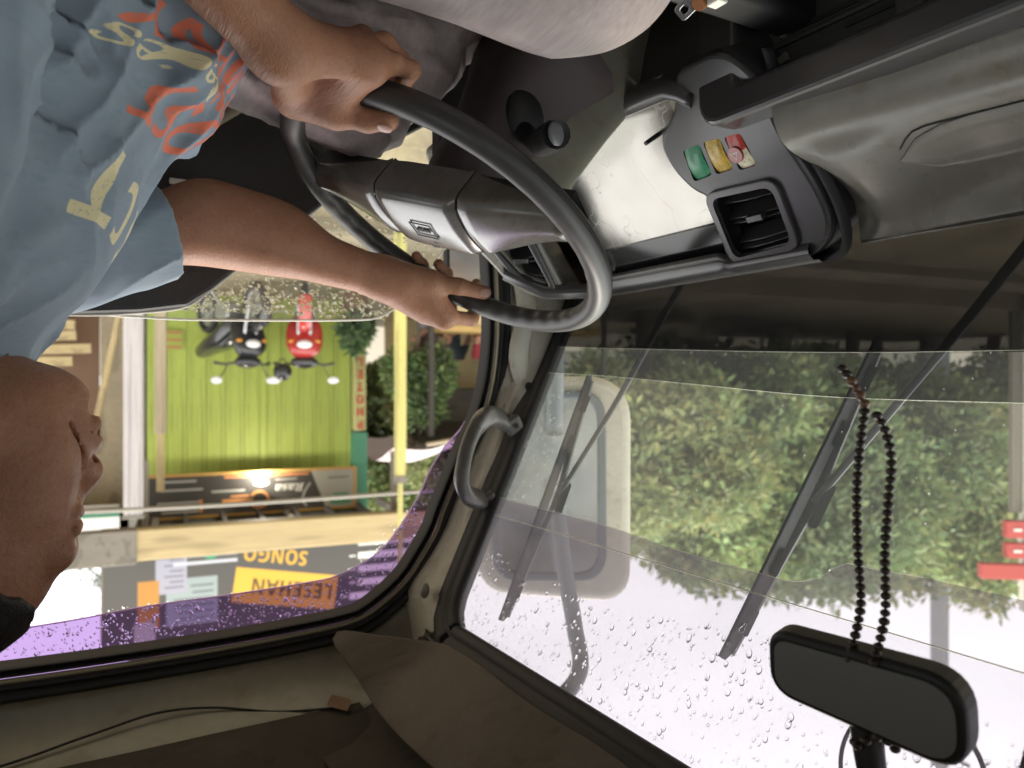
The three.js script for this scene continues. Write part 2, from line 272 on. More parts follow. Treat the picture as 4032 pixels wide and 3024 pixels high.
{ // the parts of the cab behind and beside the lens: rear wall with its window, left side with a dimming pane added in its window, floor
  const rear = slab([[-0.55, -1.05], [1.18, -1.05], [1.18, 0.56], [-0.55, 0.56]], 0.03, { holes: [[[-0.2, -0.02], [0.85, -0.02], [0.85, 0.34], [-0.2, 0.34]]], o: V(0, 0, 0.66) });
  part(cab, 'rear_wall', rear, M.liner);
  part(cab, 'rear_window', new THREE.PlaneGeometry(1.05, 0.36).translate(0.325, 0.16, 0.675), M.sideglass);
  const left = slab([[-0.85, -1.05], [0.69, -1.05], [0.69, 0.56], [-0.5, 0.56]].map(([z, y]) => [z, y]), 0.03, { holes: [[[-0.6, -0.12], [0.42, -0.12], [0.42, 0.36], [-0.42, 0.36]]], o: V(-0.55, 0, 0), ex: V(0, 0, 1), ey: V(0, 1, 0) });
  part(cab, 'left_side', left, M.liner);
  part(cab, 'left_dimming_pane', new THREE.PlaneGeometry(1.1, 0.52).rotateY(Math.PI / 2).translate(-0.562, 0.12, -0.06), pane('tinted', [0.4, 0.4, 0.42], 0.08));  // unseen dark pane, added to halve the side light on the driver
  part(cab, 'cab_floor', box(1.75, 0.03, 1.6, 0.32, -1.06, -0.1), M.cavity);
  part(cab, 'front_bulkhead', box(1.75, 0.75, 0.03, 0.32, -0.68, -0.84), M.cavity);
  part(cab, 'cowl', box(1.75, 0.02, 0.1, 0.32, -0.235, -0.83), M.black);
}

/* ---------- windshield: glass, rubber, films and lettering ---------- */
const ws = thing('windshield', 'raked front windshield in black rubber with smoky film strips along top and bottom', 'windshield');
const onWs = (x, y, d = 0) => V(x, y, wsZ(y)).addScaledVector(wsN, d);
const wsFrame = { o: V(0, 0, -0.694), ex: V(1, 0, 0), ey: V(0, 1, 0.556).normalize(), k: Math.hypot(1, 0.556) };
function wsSheet(outline, d, mat, name, label) { // outline in (x, y); sheet at distance d inside the glass
  const s = new THREE.ShapeGeometry(new THREE.Shape(outline.map(([x, y]) => new THREE.Vector2(x, y * wsFrame.k))), 4);
  return part(ws, name, frame(s, wsFrame.o.clone().addScaledVector(wsN, d), wsFrame.ex, wsFrame.ey, wsN), mat, label);
}
const wsLeft = (y) => -0.45 + 0.142 * (y + 0.095);
wsSheet([[wsLeft(-0.25), -0.25], [wsX(-0.25) + 0.02, -0.25], [wsX(0.37) + 0.02, 0.37], [wsLeft(0.37), 0.37]], 0, M.glass, 'glass');
{
  const e = (list) => list.map((p) => p);
  wsSheet([[-0.42, -0.22], [1.12, -0.22], [1.098, -0.063], [0.858, -0.048], [0.543, -0.032], [0.351, -0.026], [-0.43, -0.02]], 0.003, M.filmlow, 'lower_film', 'darker tinted film strip along the bottom of the glass');
  wsSheet([[-0.42, -0.22], [1.12, -0.22], [1.087, -0.017], [0.94, -0.010], [0.85, -0.004], [0.733, 0.003], [0.523, 0.016], [0.338, 0.019], [-0.43, 0.02]], 0.005, M.filmlow2, 'lower_film', 'grey tinted film strip reaching higher up the glass');
  const wave = [[1.06, 0.181], [0.93, 0.181], [0.797, 0.181], [0.625, 0.187], [0.534, 0.187], [0.50, 0.187], [0.481, 0.184], [0.466, 0.178], [0.455, 0.168], [0.446, 0.162], [0.432, 0.161], [0.415, 0.161], [0.374, 0.159], [0.3, 0.159], [-0.40, 0.16]];
  wsSheet([...wave, [-0.4, 0.372], [1.03, 0.372]], 0.003, M.filmtop, 'upper_film', 'mauve sun film across the top of the glass with a wavy lower edge');
  wsSheet([[1.05, 0.205], [-0.4, 0.204], [-0.4, 0.372], [1.03, 0.372]], 0.005, M.filmtop2, 'upper_film', 'second pale film layer at the very top of the glass');
  part(ws, 'film_edge', tube([[1.048, 0.206], [0.9, 0.205], [0.6, 0.205], [0.3, 0.204], [-0.3, 0.204]].map(([x, y]) => onWs(x, y, 0.006)), 0.0006, 60, 4), std('filmedge', [0.75, 0.76, 0.62], 0.4, { transmission: 0.4, thickness: 0 }));
  part(ws, 'film_edge', tube(wave.slice(0, 13).map(([x, y]) => onWs(x, y, 0.004)), 0.0003, 60, 4), M.filmedge);
  part(ws, 'film_edge', tube([[1.085, -0.016], [0.94, -0.010], [0.733, 0.003], [0.523, 0.016], [0.3, 0.019]].map(([x, y]) => onWs(x, y, 0.006)), 0.0003, 60, 4), M.filmedge);
  part(ws, 'film_edge', tube([[1.095, -0.061], [0.858, -0.048], [0.543, -0.032], [0.3, -0.026]].map(([x, y]) => onWs(x, y, 0.004)), 0.0004, 60, 4), M.filmedge);
}
{ // rubber surround, a rounded band round the glass
  const loop = roundPoly([[wsLeft(-0.2), -0.2], [wsX(-0.2), -0.2], [wsX(0.356), 0.356], [wsLeft(0.356), 0.356]], 0.045, 8), rows = [];
  const c = new THREE.CatmullRomCurve3(loop.map(([x, y]) => onWs(x, y)), true, 'catmullrom', 0.3), n = 220, mid = V(0.33, 0.08, wsZ(0.08));
  for (let i = 0; i <= n; i++) {
    const p = c.getPointAt((i % n) / n), tg = c.getTangentAt((i % n) / n), out = tg.clone().cross(wsN).normalize(); if (out.dot(p.clone().sub(mid)) < 0) out.negate();
    rows.push([[-0.002, -0.008], [-0.002, 0.006], [0.003, 0.012], [0.010, 0.014], [0.017, 0.012], [0.023, 0.016], [0.034, 0.018], [0.046, 0.014], [0.052, -0.012]].map(([a, b]) => p.clone().addScaledVector(out, a).addScaledVector(wsN, b)));
  }
  part(ws, 'rubber_surround', loft(rows, { u: 16 }), M.rubber);
  part(ws, 'sealant_line', tube([[wsX(-0.14) + 0.026, -0.14], [wsX(-0.06) + 0.027, -0.06], [wsX(0.02) + 0.029, 0.02]].map(([x, y]) => onWs(x, y, 0.0135)), 0.0016, 20, 5), std('sealant', [0.23, 0.14, 0.07], 0.8));
}
const font = await new FontLoader().loadAsync('fonts/droid/droid_sans_bold.typeface.json');
{ // sticker letters on the outer face, read from the road: from inside they are mirrored
  const ring = new THREE.RingGeometry(0.047, 0.0505, 64);
  const l1 = part(ws, 'sticker_letter', frame(ring, onWs(0.345, 0.286, -0.002), V(1, 0, 0).multiplyScalar(1.12), wsFrame.ey, wsN), M.black);
  const n = new TextGeometry('N', { font, size: 0.085, depth: 0.0006, curveSegments: 4 });
  part(ws, 'sticker_letter', frame(n, onWs(0.288, 0.243, -0.003), V(-1, 0, 0), wsFrame.ey, wsN.clone().negate()), M.black);
}
/* ---------- driver's door ---------- */
const door = thing('driver_door', 'dark driver side door with half lowered window, rubber seal and purple rain deflector', 'door');
{
  const ZX = { ex: V(0, 0, 1), ey: V(0, 1, 0) };              // outlines in (z, y), extruded towards the cab
  const top = [[0.5, -0.094], [0.2, -0.095], [-0.007, -0.097], [-0.081, -0.103], [-0.138, -0.113], [-0.168, -0.134], [-0.211, -0.173], [-0.316, -0.263], [-0.445, -0.388], [-0.54, -0.45], [-0.64, -0.47]];
  const hole = roundPoly([[0.3, -0.134], [-0.075, -0.136], [-0.108, -0.150], [-0.088, -0.172], [0.3, -0.178]], 0.016, 5);
  part(door, 'door_panel', slab([...top, [-0.66, -1.03], [0.5, -1.03]], 0.018, { holes: [hole], bevel: 0.006, o: V(1.15, 0, 0), ...ZX }), M.doorskin);
  part(door, 'panel_edge', tube(top.map(([z, y]) => [1.147, y + 0.006, z]), 0.0035, 80, 6), std('bareedge', [0.5, 0.49, 0.44], 0.45, { map: scaled(T.grime, 9) }));
  part(door, 'bolt_recess', new THREE.CylinderGeometry(0.0105, 0.0105, 0.004, 20).rotateZ(Math.PI / 2).translate(1.1255, -0.163, -0.135), M.black);
  part(door, 'trim_strip', loft([[-0.02, -0.238], [-0.131, -0.326], [-0.249, -0.42], [-0.33, -0.49]].map(([z, y]) => [[1.122, y + 0.009, z], [1.118, y + 0.005, z], [1.118, y - 0.005, z], [1.122, y - 0.009, z]]), { v: 20 }), M.beigeseal);
  part(door, 'lock_tab', box(0.006, 0.008, 0.022, 1.12, -0.272, -0.128, 0.002), std('white', [0.72, 0.71, 0.66], 0.5));
  const cr = part(door, 'window_crank', new THREE.CylinderGeometry(0.02, 0.024, 0.018, 24).rotateZ(Math.PI / 2).translate(1.115, -0.36, -0.316), M.black);
  part(cr, 'crank_arm', limb([[1.104, -0.36, -0.316], [1.1, -0.345, -0.35], [1.094, -0.325, -0.385]], [0.01, 0.008, 0.007], 14, 8), M.black);
  // glass, lowered by a half, with its ground edge
  const gt = [[0.45, -0.098], [0.2, -0.094], [-0.007, -0.094], [-0.143, -0.091], [-0.341, -0.098], [-0.416, -0.103], [-0.44, -0.111], [-0.458, -0.123], [-0.479, -0.137], [-0.5, -0.16], [-0.545, -0.228], [-0.575, -0.28], [-0.61, -0.36]];
  part(door, 'window_glass', new THREE.ShapeGeometry(new THREE.Shape([...gt, [-0.62, -0.6], [0.45, -0.6]].map((p) => new THREE.Vector2(...p)))).applyMatrix4(new THREE.Matrix4().makeBasis(V(0, 0, 1), V(0, 1, 0), V(-1, 0, 0)).setPosition(1.17, 0, 0)), M.sideglass);
  part(door, 'glass_edge', tube(gt.map(([z, y]) => [1.17, y, z]), 0.0019, 90, 6, false, 0.3), std('groundglass', [0.8, 0.8, 0.7], 0.35));
  // seals round the opening
  const wide = (t) => 0.044;
  const band = (o1, o2, d1, d2, dx = 0) => { const A = doorPath(o1, d1 + dx), B = doorPath((o1 + o2) / 2, Math.min(d1, d2) - 0.006 + dx), C = doorPath(o2, d2 + dx); return loft(A.map((a, i) => [a, B[i], C[i]]), { u: 6 }); };
  part(door, 'window_channel', band(-0.004, 0.007, 0.012, -0.004), M.rubber);
  part(door, 'window_channel', band(0.007, 0.013, -0.004, -0.006), M.rubber);
  part(door, 'seal_bead', new THREE.TubeGeometry(new THREE.CatmullRomCurve3(doorPath(0.0165, -0.008, 90)), 160, 0.0034, 6), M.beigeseal);
  part(door, 'door_seal', band(0.0195, 0.031, -0.004, -0.006), M.rubber);
  part(door, 'door_seal', band(0.031, 0.05, -0.006, 0.006), M.rubber);
  // purple acrylic rain deflector fixed outside above the opening
  const low = [[0.42, 0.3], [0.3, 0.325], [0.036, 0.323], [-0.098, 0.316], [-0.211, 0.315], [-0.32, 0.312], [-0.38, 0.305], [-0.45, 0.271], [-0.508, 0.199], [-0.533, 0.15], [-0.559, 0.112], [-0.594, 0.077], [-0.61, 0.05]], up = [[0.45, 0.42], [0.3, 0.43], [0.036, 0.43], [-0.098, 0.43], [-0.211, 0.428], [-0.32, 0.42], [-0.43, 0.4], [-0.53, 0.33], [-0.58, 0.23], [-0.61, 0.17], [-0.63, 0.12], [-0.65, 0.08], [-0.66, 0.05]];
  const P = [low.map(([z, y]) => V(1.206, y, z)), low.map(([z, y], i) => V(1.2, mix(y, up[i][1], 0.5), mix(z, up[i][0], 0.5))), up.map(([z, y]) => V(1.178, y, z))];
  part(door, 'rain_deflector', loft(P, { u: 90, v: 8 }), M.acrylic);
  part(door, 'deflector_edge', tube(low.map(([z, y]) => [1.206, y, z]), 0.0014, 90, 5), pane('acrylicedge', [0.8, 0.62, 0.86], 0.3, { transmission: 0.5 }));
}
/* ---------- dashboard ---------- */
const dash = thing('dashboard', 'scuffed grey plastic dashboard with instrument panel, vents and three coloured switches', 'dashboard');
const DP = { o: V(0, -0.15, -0.75), ex: V(1, 0, 0), ey: V(0, 1, -0.7).normalize() }; DP.ez = DP.ex.clone().cross(DP.ey);
const ca = Math.cos(0.785), sa = Math.sin(0.785);
const EP = { o: V(1.0, -0.15, -0.75), ex: V(ca, 0, sa), ey: V(0.573 * sa, 0.819, -0.573 * ca).normalize() }; EP.ez = EP.ex.clone().cross(EP.ey);
const onF = (F, s, w, d = 0) => F.o.clone().addScaledVector(F.ex, s).addScaledVector(F.ey, w).addScaledVector(F.ez, d);
{
  // passenger side: lip, sloping top, rolled edge, face down to the tray
  const prof = [[-0.83, -0.22], [-0.80, -0.178], [-0.789, -0.161], [-0.780, -0.160], [-0.777, -0.176], [-0.773, -0.196], [-0.763, -0.214], [-0.745, -0.227], [-0.72, -0.237], [-0.70, -0.243], [-0.685, -0.249], [-0.672, -0.259], [-0.664, -0.274], [-0.659, -0.292], [-0.652, -0.315]];
  const topAt = (x, k) => { const [z, y] = prof[k], s = smooth(4, 10, k), dz = 0.167 * (clamp(x, 0.1, 0.56) - 0.4) * s, f = smooth(0.40, 0.52, x) * (1 - smooth(0.53, 0.556, x)), rise = k >= 4 && k <= 9 ? 0.02 * f * Math.sin((k - 3) / 7 * Math.PI) : 0; return V(x, y + rise, z + dz + rise * 0.3); };
  const rows = [];
  for (let i = 0; i <= 70; i++) { const x = mix(-0.52, 0.558, i / 70); rows.push(prof.map((_, k) => topAt(x, k))); }
  part(dash, 'passenger_top', loft(rows, { u: 44 }), M.dash);
  // shallow lid set into the top
  const lid = [], surf = (x, f) => { const k = Math.min(13, Math.floor(f)); return topAt(x, k).lerp(topAt(x, k + 1), f - k); };
  for (let i = 0; i <= 30; i++) { const x = mix(-0.3, 0.47, i / 30), e = Math.sqrt(clamp((0.47 - x) / 0.06, 0, 1)), r = []; for (let j = 0; j <= 12; j++) { const t = j / 12, f = mix(7.6 - 1.6 * e, 7.6 + 1.3 * e, t); r.push(surf(x, f).add(V(0, 0.0008 + 0.003 * smooth(0, 0.1, Math.min(t, 1 - t)) * smooth(0.47, 0.462, x), 0.001))); } lid.push(r); }
  part(dash, 'tray_lid', loft(lid), M.dash);
  part(dash, 'lid_gap', tube([-0.3, 0, 0.2, 0.3, 0.4, 0.44, 0.462].map((x, i) => surf(x, i === 6 ? 8.2 : 9.0).add(V(0, 0.001, 0))), 0.0009, 60, 5), M.cavity);
  // open tray under the passenger side
  const tr = slab(roundPoly([[-0.48, -0.47], [0.645, -0.47], [0.645, -0.293], [-0.48, -0.287]], 0.03, 6), 0.03, { holes: [roundPoly([[-0.44, -0.46], [0.6, -0.46], [0.6, -0.315], [-0.44, -0.309]], 0.016, 6)], bevel: 0.007, o: V(0, 0, -0.655), seg: 3 });
  part(dash, 'tray_rim', tr, M.trim);
  std('panelblack', [0.035, 0.036, 0.034], 0.5, { map: scaled(T.grime, 5) });
  const inner = part(dash, 'tray_panel', box(1.06, 0.2, 0.012, 0.08, -0.39, -0.668), M.panelblack);
  for (const [x, y, w] of [[0.47, -0.336, 0.16], [0.44, -0.352, 0.1], [0.47, -0.372, 0.2], [0.24, -0.34, 0.12], [0.1, -0.345, 0.1]]) part(inner, 'panel_slot', box(w, 0.005, 0.004, x, y, -0.662), M.black);
  part(inner, 'panel_ridge', box(0.26, 0.006, 0.006, 0.45, -0.362, -0.660, 0.002), M.panelblack);
  for (const [x, y] of [[0.566, -0.345], [0.56, -0.375]]) part(inner, 'panel_clip', at(box(0.018, 0.01, 0.008, 0, 0, 0, 0.002), x, y, -0.66, 0, 0, 0.3), M.olive);
  part(dash, 'tray_divider', box(0.03, 0.13, 0.02, 0.415, -0.385, -0.656, 0.004), M.trim);
  const radio = slab([[0.2, -0.42], [0.385, -0.42], [0.385, -0.327], [0.2, -0.325]], 0.01, { holes: [[[0.206, -0.414], [0.378, -0.414], [0.378, -0.334], [0.206, -0.332]]], bevel: 0.002, o: V(0, 0, -0.655) });
  part(dash, 'radio_frame', radio, std('dullmetal', [0.3, 0.3, 0.27], 0.4, { metalness: 0.6 }));
  part(dash, 'radio_front', box(0.18, 0.09, 0.01, 0.292, -0.373, -0.66), M.black);

  // instrument side: trim block with vent and switch openings
  const bl = roundPoly([[0.722, -0.002], [0.704, -0.105], [0.722, -0.118], [0.738, -0.15], [0.738, -0.185], [0.712, -0.2], [0.69, -0.215], [0.672, -0.25], [0.6, -0.25], [0.574, -0.205], [0.578, -0.15], [0.562, -0.08], [0.562, -0.03], [0.6, -0.002]], [0.002, 0.01, 0.02, 0.02, 0.02, 0.01, 0.01, 0.02, 0.03, 0.02, 0.02, 0.03, 0.035, 0.02], 5);
  const ventR = roundPoly([[0.7, -0.1], [0.606, -0.095], [0.612, -0.02], [0.708, -0.014]], [0.006, 0.02, 0.024, 0.006], 6);
  const sw = [[[0.712, -0.167], [0.683, -0.168], [0.685, -0.127], [0.717, -0.126]], [[0.677, -0.168], [0.651, -0.166], [0.651, -0.126], [0.679, -0.126]], [[0.645, -0.165], [0.621, -0.163], [0.618, -0.122], [0.644, -0.122]]];
  part(dash, 'instrument_trim', slab(bl, 0.02, { holes: [ventR, ...sw.map((s) => roundPoly(s, 0.005, 3))], bevel: 0.006, seg: 3, o: onF(DP, 0, 0, -0.024), ex: DP.ex, ey: DP.ey }), M.trim);
  part(dash, 'trim_side', loft([[0.724, 0.004], [0.62, 0.002], [0.59, -0.006], [0.566, -0.03], [0.56, -0.08], [0.574, -0.15], [0.57, -0.205], [0.6, -0.255]].map(([s, w]) => [onF(DP, s, w, 0.0), onF(DP, s - 0.006, w + 0.004, -0.016), onF(DP, s - 0.008, w + 0.006, -0.06)]), { u: 8, v: 30 }), M.trim);
  const paints = [[[0.02, 0.2, 0.09], 'worn green switch'], [[0.45, 0.3, 0.04], 'worn yellow switch'], [[0.5, 0.1, 0.075], 'red hazard switch with worn paint']];
  const chip = tex(256, 256, (u, v) => { const c = Math.abs(wfbm(u, v, 8, 4, 61) - 0.5) < 0.012 ? 0.35 : 1, p = 0.75 + 0.4 * wfbm(u, v, 6, 3, 62); return [c * p, c * p, c * p]; });
  const chipRed = tex(256, 256, (u, v) => { const e = wfbm(u, v, 5, 4, 71), w = smooth(0.56, 0.6, 1 - v + (e - 0.5) * 0.35), c = Math.abs(wfbm(u, v, 9, 3, 72) - 0.5) < 0.012 ? 0.4 : 1; return [mix(0.93, 0.8, w) * c, mix(0.9, 0.26, w) * c, mix(0.78, 0.22, w) * c]; });
  sw.forEach((s, k) => {
    const rows = []; for (let i = 0; i <= 10; i++) { const t = i / 10, a = [mix(s[0][0], s[3][0], t), mix(s[0][1], s[3][1], t)], b = [mix(s[1][0], s[2][0], t), mix(s[1][1], s[2][1], t)], d = 0.0005 + 0.003 * Math.sin(t * Math.PI) - 0.002 * t; rows.push([0.05, 0.3, 0.7, 0.95].map((q) => onF(DP, mix(a[0], b[0], q), mix(a[1], b[1], q), d + (q > 0.1 && q < 0.9 ? 0.0015 : 0)))); }
    const g = loft(rows, { u: 10 }), n = g.attributes.uv; for (let i = 0; i < n.count; i++) n.setXY(i, n.getX(i) / 0.03, n.getY(i) / 0.042);
    const c = part(dash, 'switch', g, std('switch' + k, k === 2 ? [0.8, 0.8, 0.8] : paints[k][0].map((v) => v * 1.35), 0.35, { map: k === 2 ? chipRed : chip, clearcoat: 0.4, clearcoatRoughness: 0.2 }), paints[k][1]);
    part(dash, 'switch_well', slab(s.map(([a, b]) => [a, b]), 0.002, { o: onF(DP, 0, 0, -0.022), ex: DP.ex, ey: DP.ey }), M.black);
    if (k === 2) {
      const f = { ex: DP.ex, ey: DP.ey, ez: DP.ez }, o = onF(DP, 0.6365, -0.142, 0.003);
      const btn = part(dash, 'hazard_button', frame(new THREE.CylinderGeometry(0.0095, 0.0105, 0.008, 28).rotateX(Math.PI / 2), o, f.ex, f.ey, f.ez), std('hazard', [0.3, 0.035, 0.03], 0.3, { clearcoat: 0.5 }));
      for (const r of [0.0062, 0.0034]) { const tri = []; for (let q = 0; q < 3; q++) tri.push([r * Math.sin(q * 2.0944), r * Math.cos(q * 2.0944)]); const inn = tri.map(([a, b]) => [a * 0.8, b * 0.8]); part(btn, 'hazard_triangle', slab(tri, 0.0004, { holes: [inn], o: o.clone().addScaledVector(f.ez, 0.004), ex: f.ex, ey: f.ey }), M.white); }
    }
  });
  // air vents: frame, slats, tab
  const vent = (F, q, pivotPlate) => {
    const c = (i, t) => [mix(q[0][0], q[1][0], i) * (1 - t) + mix(q[3][0], q[2][0], i) * t, mix(q[0][1], q[1][1], i) * (1 - t) + mix(q[3][1], q[2][1], i) * t];
    const v = part(dash, 'air_vent', slab(q, 0.003, { o: onF(F, 0, 0, -0.055), ex: F.ex, ey: F.ey }), M.cavity);
    part(v, 'vent_lining', loft([...q, q[0]].map(([s, w]) => [onF(F, s, w, 0.0), onF(F, s, w, -0.055)])), M.black);
    for (const t of [0.16, 0.42, 0.5, 0.82, 0.93]) { const a = c(0.03, t), m = c(0.5, t), b = c(0.97, t); part(v, 'vent_slat', loft([a, m, b].map(([s, w], i) => [onF(F, s, w, -0.008 + (i === 1 ? 0.004 : 0)), onF(F, s, w + 0.002, -0.006 + (i === 1 ? 0.004 : 0)), onF(F, s, w - 0.010, -0.026)]), { v: 12 }), M.trim); }
    const tb = c(0.55, 0.46); part(v, 'vent_tab', slab([[tb[0] - 0.011, tb[1] - 0.003], [tb[0] + 0.011, tb[1] - 0.003], [tb[0] + 0.011, tb[1] + 0.003], [tb[0] - 0.011, tb[1] + 0.003]], 0.008, { bevel: 0.001, o: onF(F, 0, 0, -0.004), ex: F.ex, ey: F.ey }), M.trim);
    part(v, 'vent_frame', slab(roundPoly(grow(q, 0.0075), 0.018, 6), 0.005, { holes: [roundPoly(q, 0.014, 6)], bevel: 0.0018, o: onF(F, 0, 0, 0.0005), ex: F.ex, ey: F.ey }), M.trim);
  };
  function grow(q, d) { const cx = q.reduce((a, p) => a + p[0], 0) / 4, cy = q.reduce((a, p) => a + p[1], 0) / 4; return q.map(([a, b]) => [a + Math.sign(a - cx) * d, b + Math.sign(b - cy) * d]); }
  vent(DP, [[0.7, -0.1], [0.608, -0.095], [0.614, -0.022], [0.706, -0.016]]);
  // end piece towards the door, with its own vent and a row of pale switches
  const eo = roundPoly([[-0.01, 0.004], [0.10, 0.004], [0.15, -0.015], [0.185, -0.07], [0.235, -0.13], [0.24, -0.2], [0.15, -0.2], [0.1, -0.12], [0.072, -0.0]].map((p) => p), [0.002, 0.03, 0.03, 0.04, 0.02, 0.01, 0.01, 0.02, 0.002], 5);
  const vl = [[0.117, -0.103], [0.172, -0.089], [0.131, -0.029], [0.084, -0.010]];
  std('paletrim', [0.3, 0.295, 0.27], 0.36, { map: scaled(T.grime, 6), roughnessMap: scaled(T.rough, 6) });
  part(dash, 'end_trim', slab(roundPoly([[0.066, 0.004], [0.11, 0.006], [0.152, -0.018], [0.188, -0.075], [0.24, -0.13], [0.25, -0.25], [0.165, -0.25], [0.13, -0.13], [0.108, -0.112]], [0.004, 0.03, 0.03, 0.03, 0.02, 0.01, 0.01, 0.01, 0.004], 5), 0.014, { holes: [roundPoly(vl, [0.006, 0.016, 0.016, 0.006], 5)], bevel: 0.005, o: onF(EP, 0, 0, -0.018), ex: EP.ex, ey: EP.ey }), M.paletrim);
  vent(EP, vl);
  for (let k = 0; k < 3; k++) part(dash, 'small_switch', slab(roundPoly([[0.145 + k * 0.024, -0.122], [0.165 + k * 0.024, -0.124], [0.166 + k * 0.024, -0.155], [0.146 + k * 0.024, -0.153]], 0.003, 3), 0.003, { bevel: 0.001, o: onF(EP, 0, 0, 0.001), ex: EP.ex, ey: EP.ey }), std('paleswitch' + k, [[0.3, 0.42, 0.34], [0.6, 0.57, 0.48], [0.6, 0.57, 0.48]][k], 0.4));
  // instrument cover: a worn bright metal sheet with the reset pin, in a black surround
  const cover = slab([[0.70, -0.25], [1.08, -0.25], [1.08, 0.0], [0.70, 0.0]], 0.002, { o: onF(DP, 0, 0, -0.02), ex: DP.ex, ey: DP.ey });
  part(dash, 'instrument_cover', cover, std('cover', [0.26, 0.25, 0.228], 0.55, { metalness: 1, roughnessMap: scaled(T.scratch, 3) }));
  part(dash, 'hood_shade_strip', slab([[0.712, -0.06], [1.07, -0.06], [1.07, 0.0], [0.722, 0.0]], 0.003, { o: onF(DP, 0, 0, -0.017), ex: DP.ex, ey: DP.ey }), M.blackgloss, 'black strip standing in for the dark recess under the instrument hood');  // gloss black put in for the dark recess and reflection under the hood
  part(dash, 'reset_pin', frame(new THREE.CylinderGeometry(0.0028, 0.0032, 0.024, 14).rotateX(Math.PI / 2), onF(DP, 0.762, -0.193, -0.008), DP.ex, DP.ey, DP.ez), M.black);
  part(dash, 'corner_label', slab([[0.69, -0.225], [0.714, -0.225], [0.716, -0.185], [0.69, -0.175]], 0.001, { o: onF(DP, 0, 0, -0.0165), ex: DP.ex, ey: DP.ey }), std('label', [0.5, 0.45, 0.3], 0.4));
  for (const [s, w] of [[0.706, -0.213], [0.698, -0.205], [0.71, -0.2], [0.701, -0.193]]) part(dash, 'label_dot', slab(roundPoly([[s - 0.004, w - 0.0035], [s + 0.004, w - 0.0035], [s + 0.004, w + 0.0035], [s - 0.004, w + 0.0035]], 0.0034, 4), 0.0006, { o: onF(DP, 0, 0, -0.0152), ex: DP.ex, ey: DP.ey }), M.black);
  // hood over the instruments and the lip that runs to the end piece
  const lipPts = []; for (let i = 0; i <= 30; i++) { const x = mix(0.595, 0.99, i / 30); lipPts.push(V(x, -0.147, -0.752)); } for (const s of [0.02, 0.05, 0.08, 0.105, 0.128, 0.148, 0.165]) lipPts.push(onF(EP, s, s < 0.1 ? 0.006 : 0.006 - (s - 0.1) * 0.6, 0.0));
  const lc = new THREE.CatmullRomCurve3(lipPts, false, 'catmullrom', 0.5), strip = (prof2) => { const rows = []; for (let i = 0; i <= 110; i++) { const t = i / 110, p = lc.getPointAt(t), tg = lc.getTangentAt(t).setY(0).normalize(), n = V(-tg.z, 0, tg.x).multiplyScalar(1); rows.push(prof2.map(([a, b]) => p.clone().addScaledVector(n, a).add(V(0, b, 0)))); } return loft(rows, { u: 18 }); };
  const lipRows = []; for (let i = 0; i <= 130; i++) { const t = i / 130, p = lc.getPointAt(t), tg = lc.getTangentAt(t).setY(0).normalize(), n = V(-tg.z, 0, tg.x), f = smooth(0.716, 0.732, p.x) * smooth(1.0, 0.985, p.x); lipRows.push([[mix(0.012, 0.018, f), mix(-0.018, -0.024, f)], [mix(0.014, 0.021, f), mix(-0.014, -0.021, f)], [mix(0.015, 0.0215, f), mix(-0.011, -0.017, f)], [mix(0.016, 0.0195, f), mix(-0.008, -0.0145, f)], [mix(0.016, 0.02, f), mix(-0.006, -0.012, f)], [mix(0.0145, 0.018, f), mix(-0.002, -0.005, f)], [mix(0.010, 0.014, f), 0.001], [0.004, 0.0045], [-0.003, 0.003]].map(([c, d]) => p.clone().addScaledVector(n, c).add(V(0, d, 0)))); }
  part(dash, 'hood_lip', loft(lipRows, { u: 26 }), M.trim);
  part(dash, 'hood_top', strip([[-0.003, 0.002], [-0.006, 0.004], [-0.011, 0.0045], [-0.018, 0.001], [-0.03, -0.006], [-0.06, -0.03], [-0.07, -0.06]]), std('hoodtop', [0.3, 0.29, 0.265], 0.3, { clearcoat: 0.5, clearcoatRoughness: 0.15, map: scaled(T.grime, 4), roughnessMap: scaled(T.rough, 6) }));
  // padded roll under the instruments and the dark knee panel
  part(dash, 'lower_roll', limb([[1.04, -0.362, -0.605], [0.9, -0.36, -0.607], [0.72, -0.352, -0.612], [0.685, -0.345, -0.618], [0.665, -0.33, -0.63]], [0.017, 0.017, 0.017, 0.016, 0.012], 40, 12), M.trim);
  part(dash, 'knee_panel', loft([[-0.75, -0.7], [-0.66, -0.55], [-0.625, -0.44], [-0.618, -0.372]].map(([z, y]) => [[0.6, y, z], [0.85, y, z], [1.06, y, z], [1.13, y, z + 0.06]]), { u: 10, v: 10 }), M.cavity);
  part(dash, 'joint_gasket', limb([onF(DP, 0.556, -0.235, -0.012), onF(DP, 0.566, -0.17, -0.012), onF(DP, 0.556, -0.12, -0.01), onF(DP, 0.548, -0.06, -0.008), onF(DP, 0.556, -0.01, -0.01), onF(DP, 0.585, 0.012, -0.014), onF(DP, 0.66, 0.014, -0.018)], [0.006, 0.007, 0.007, 0.006, 0.006, 0.005, 0.004], 50, 8), M.rubber);
}
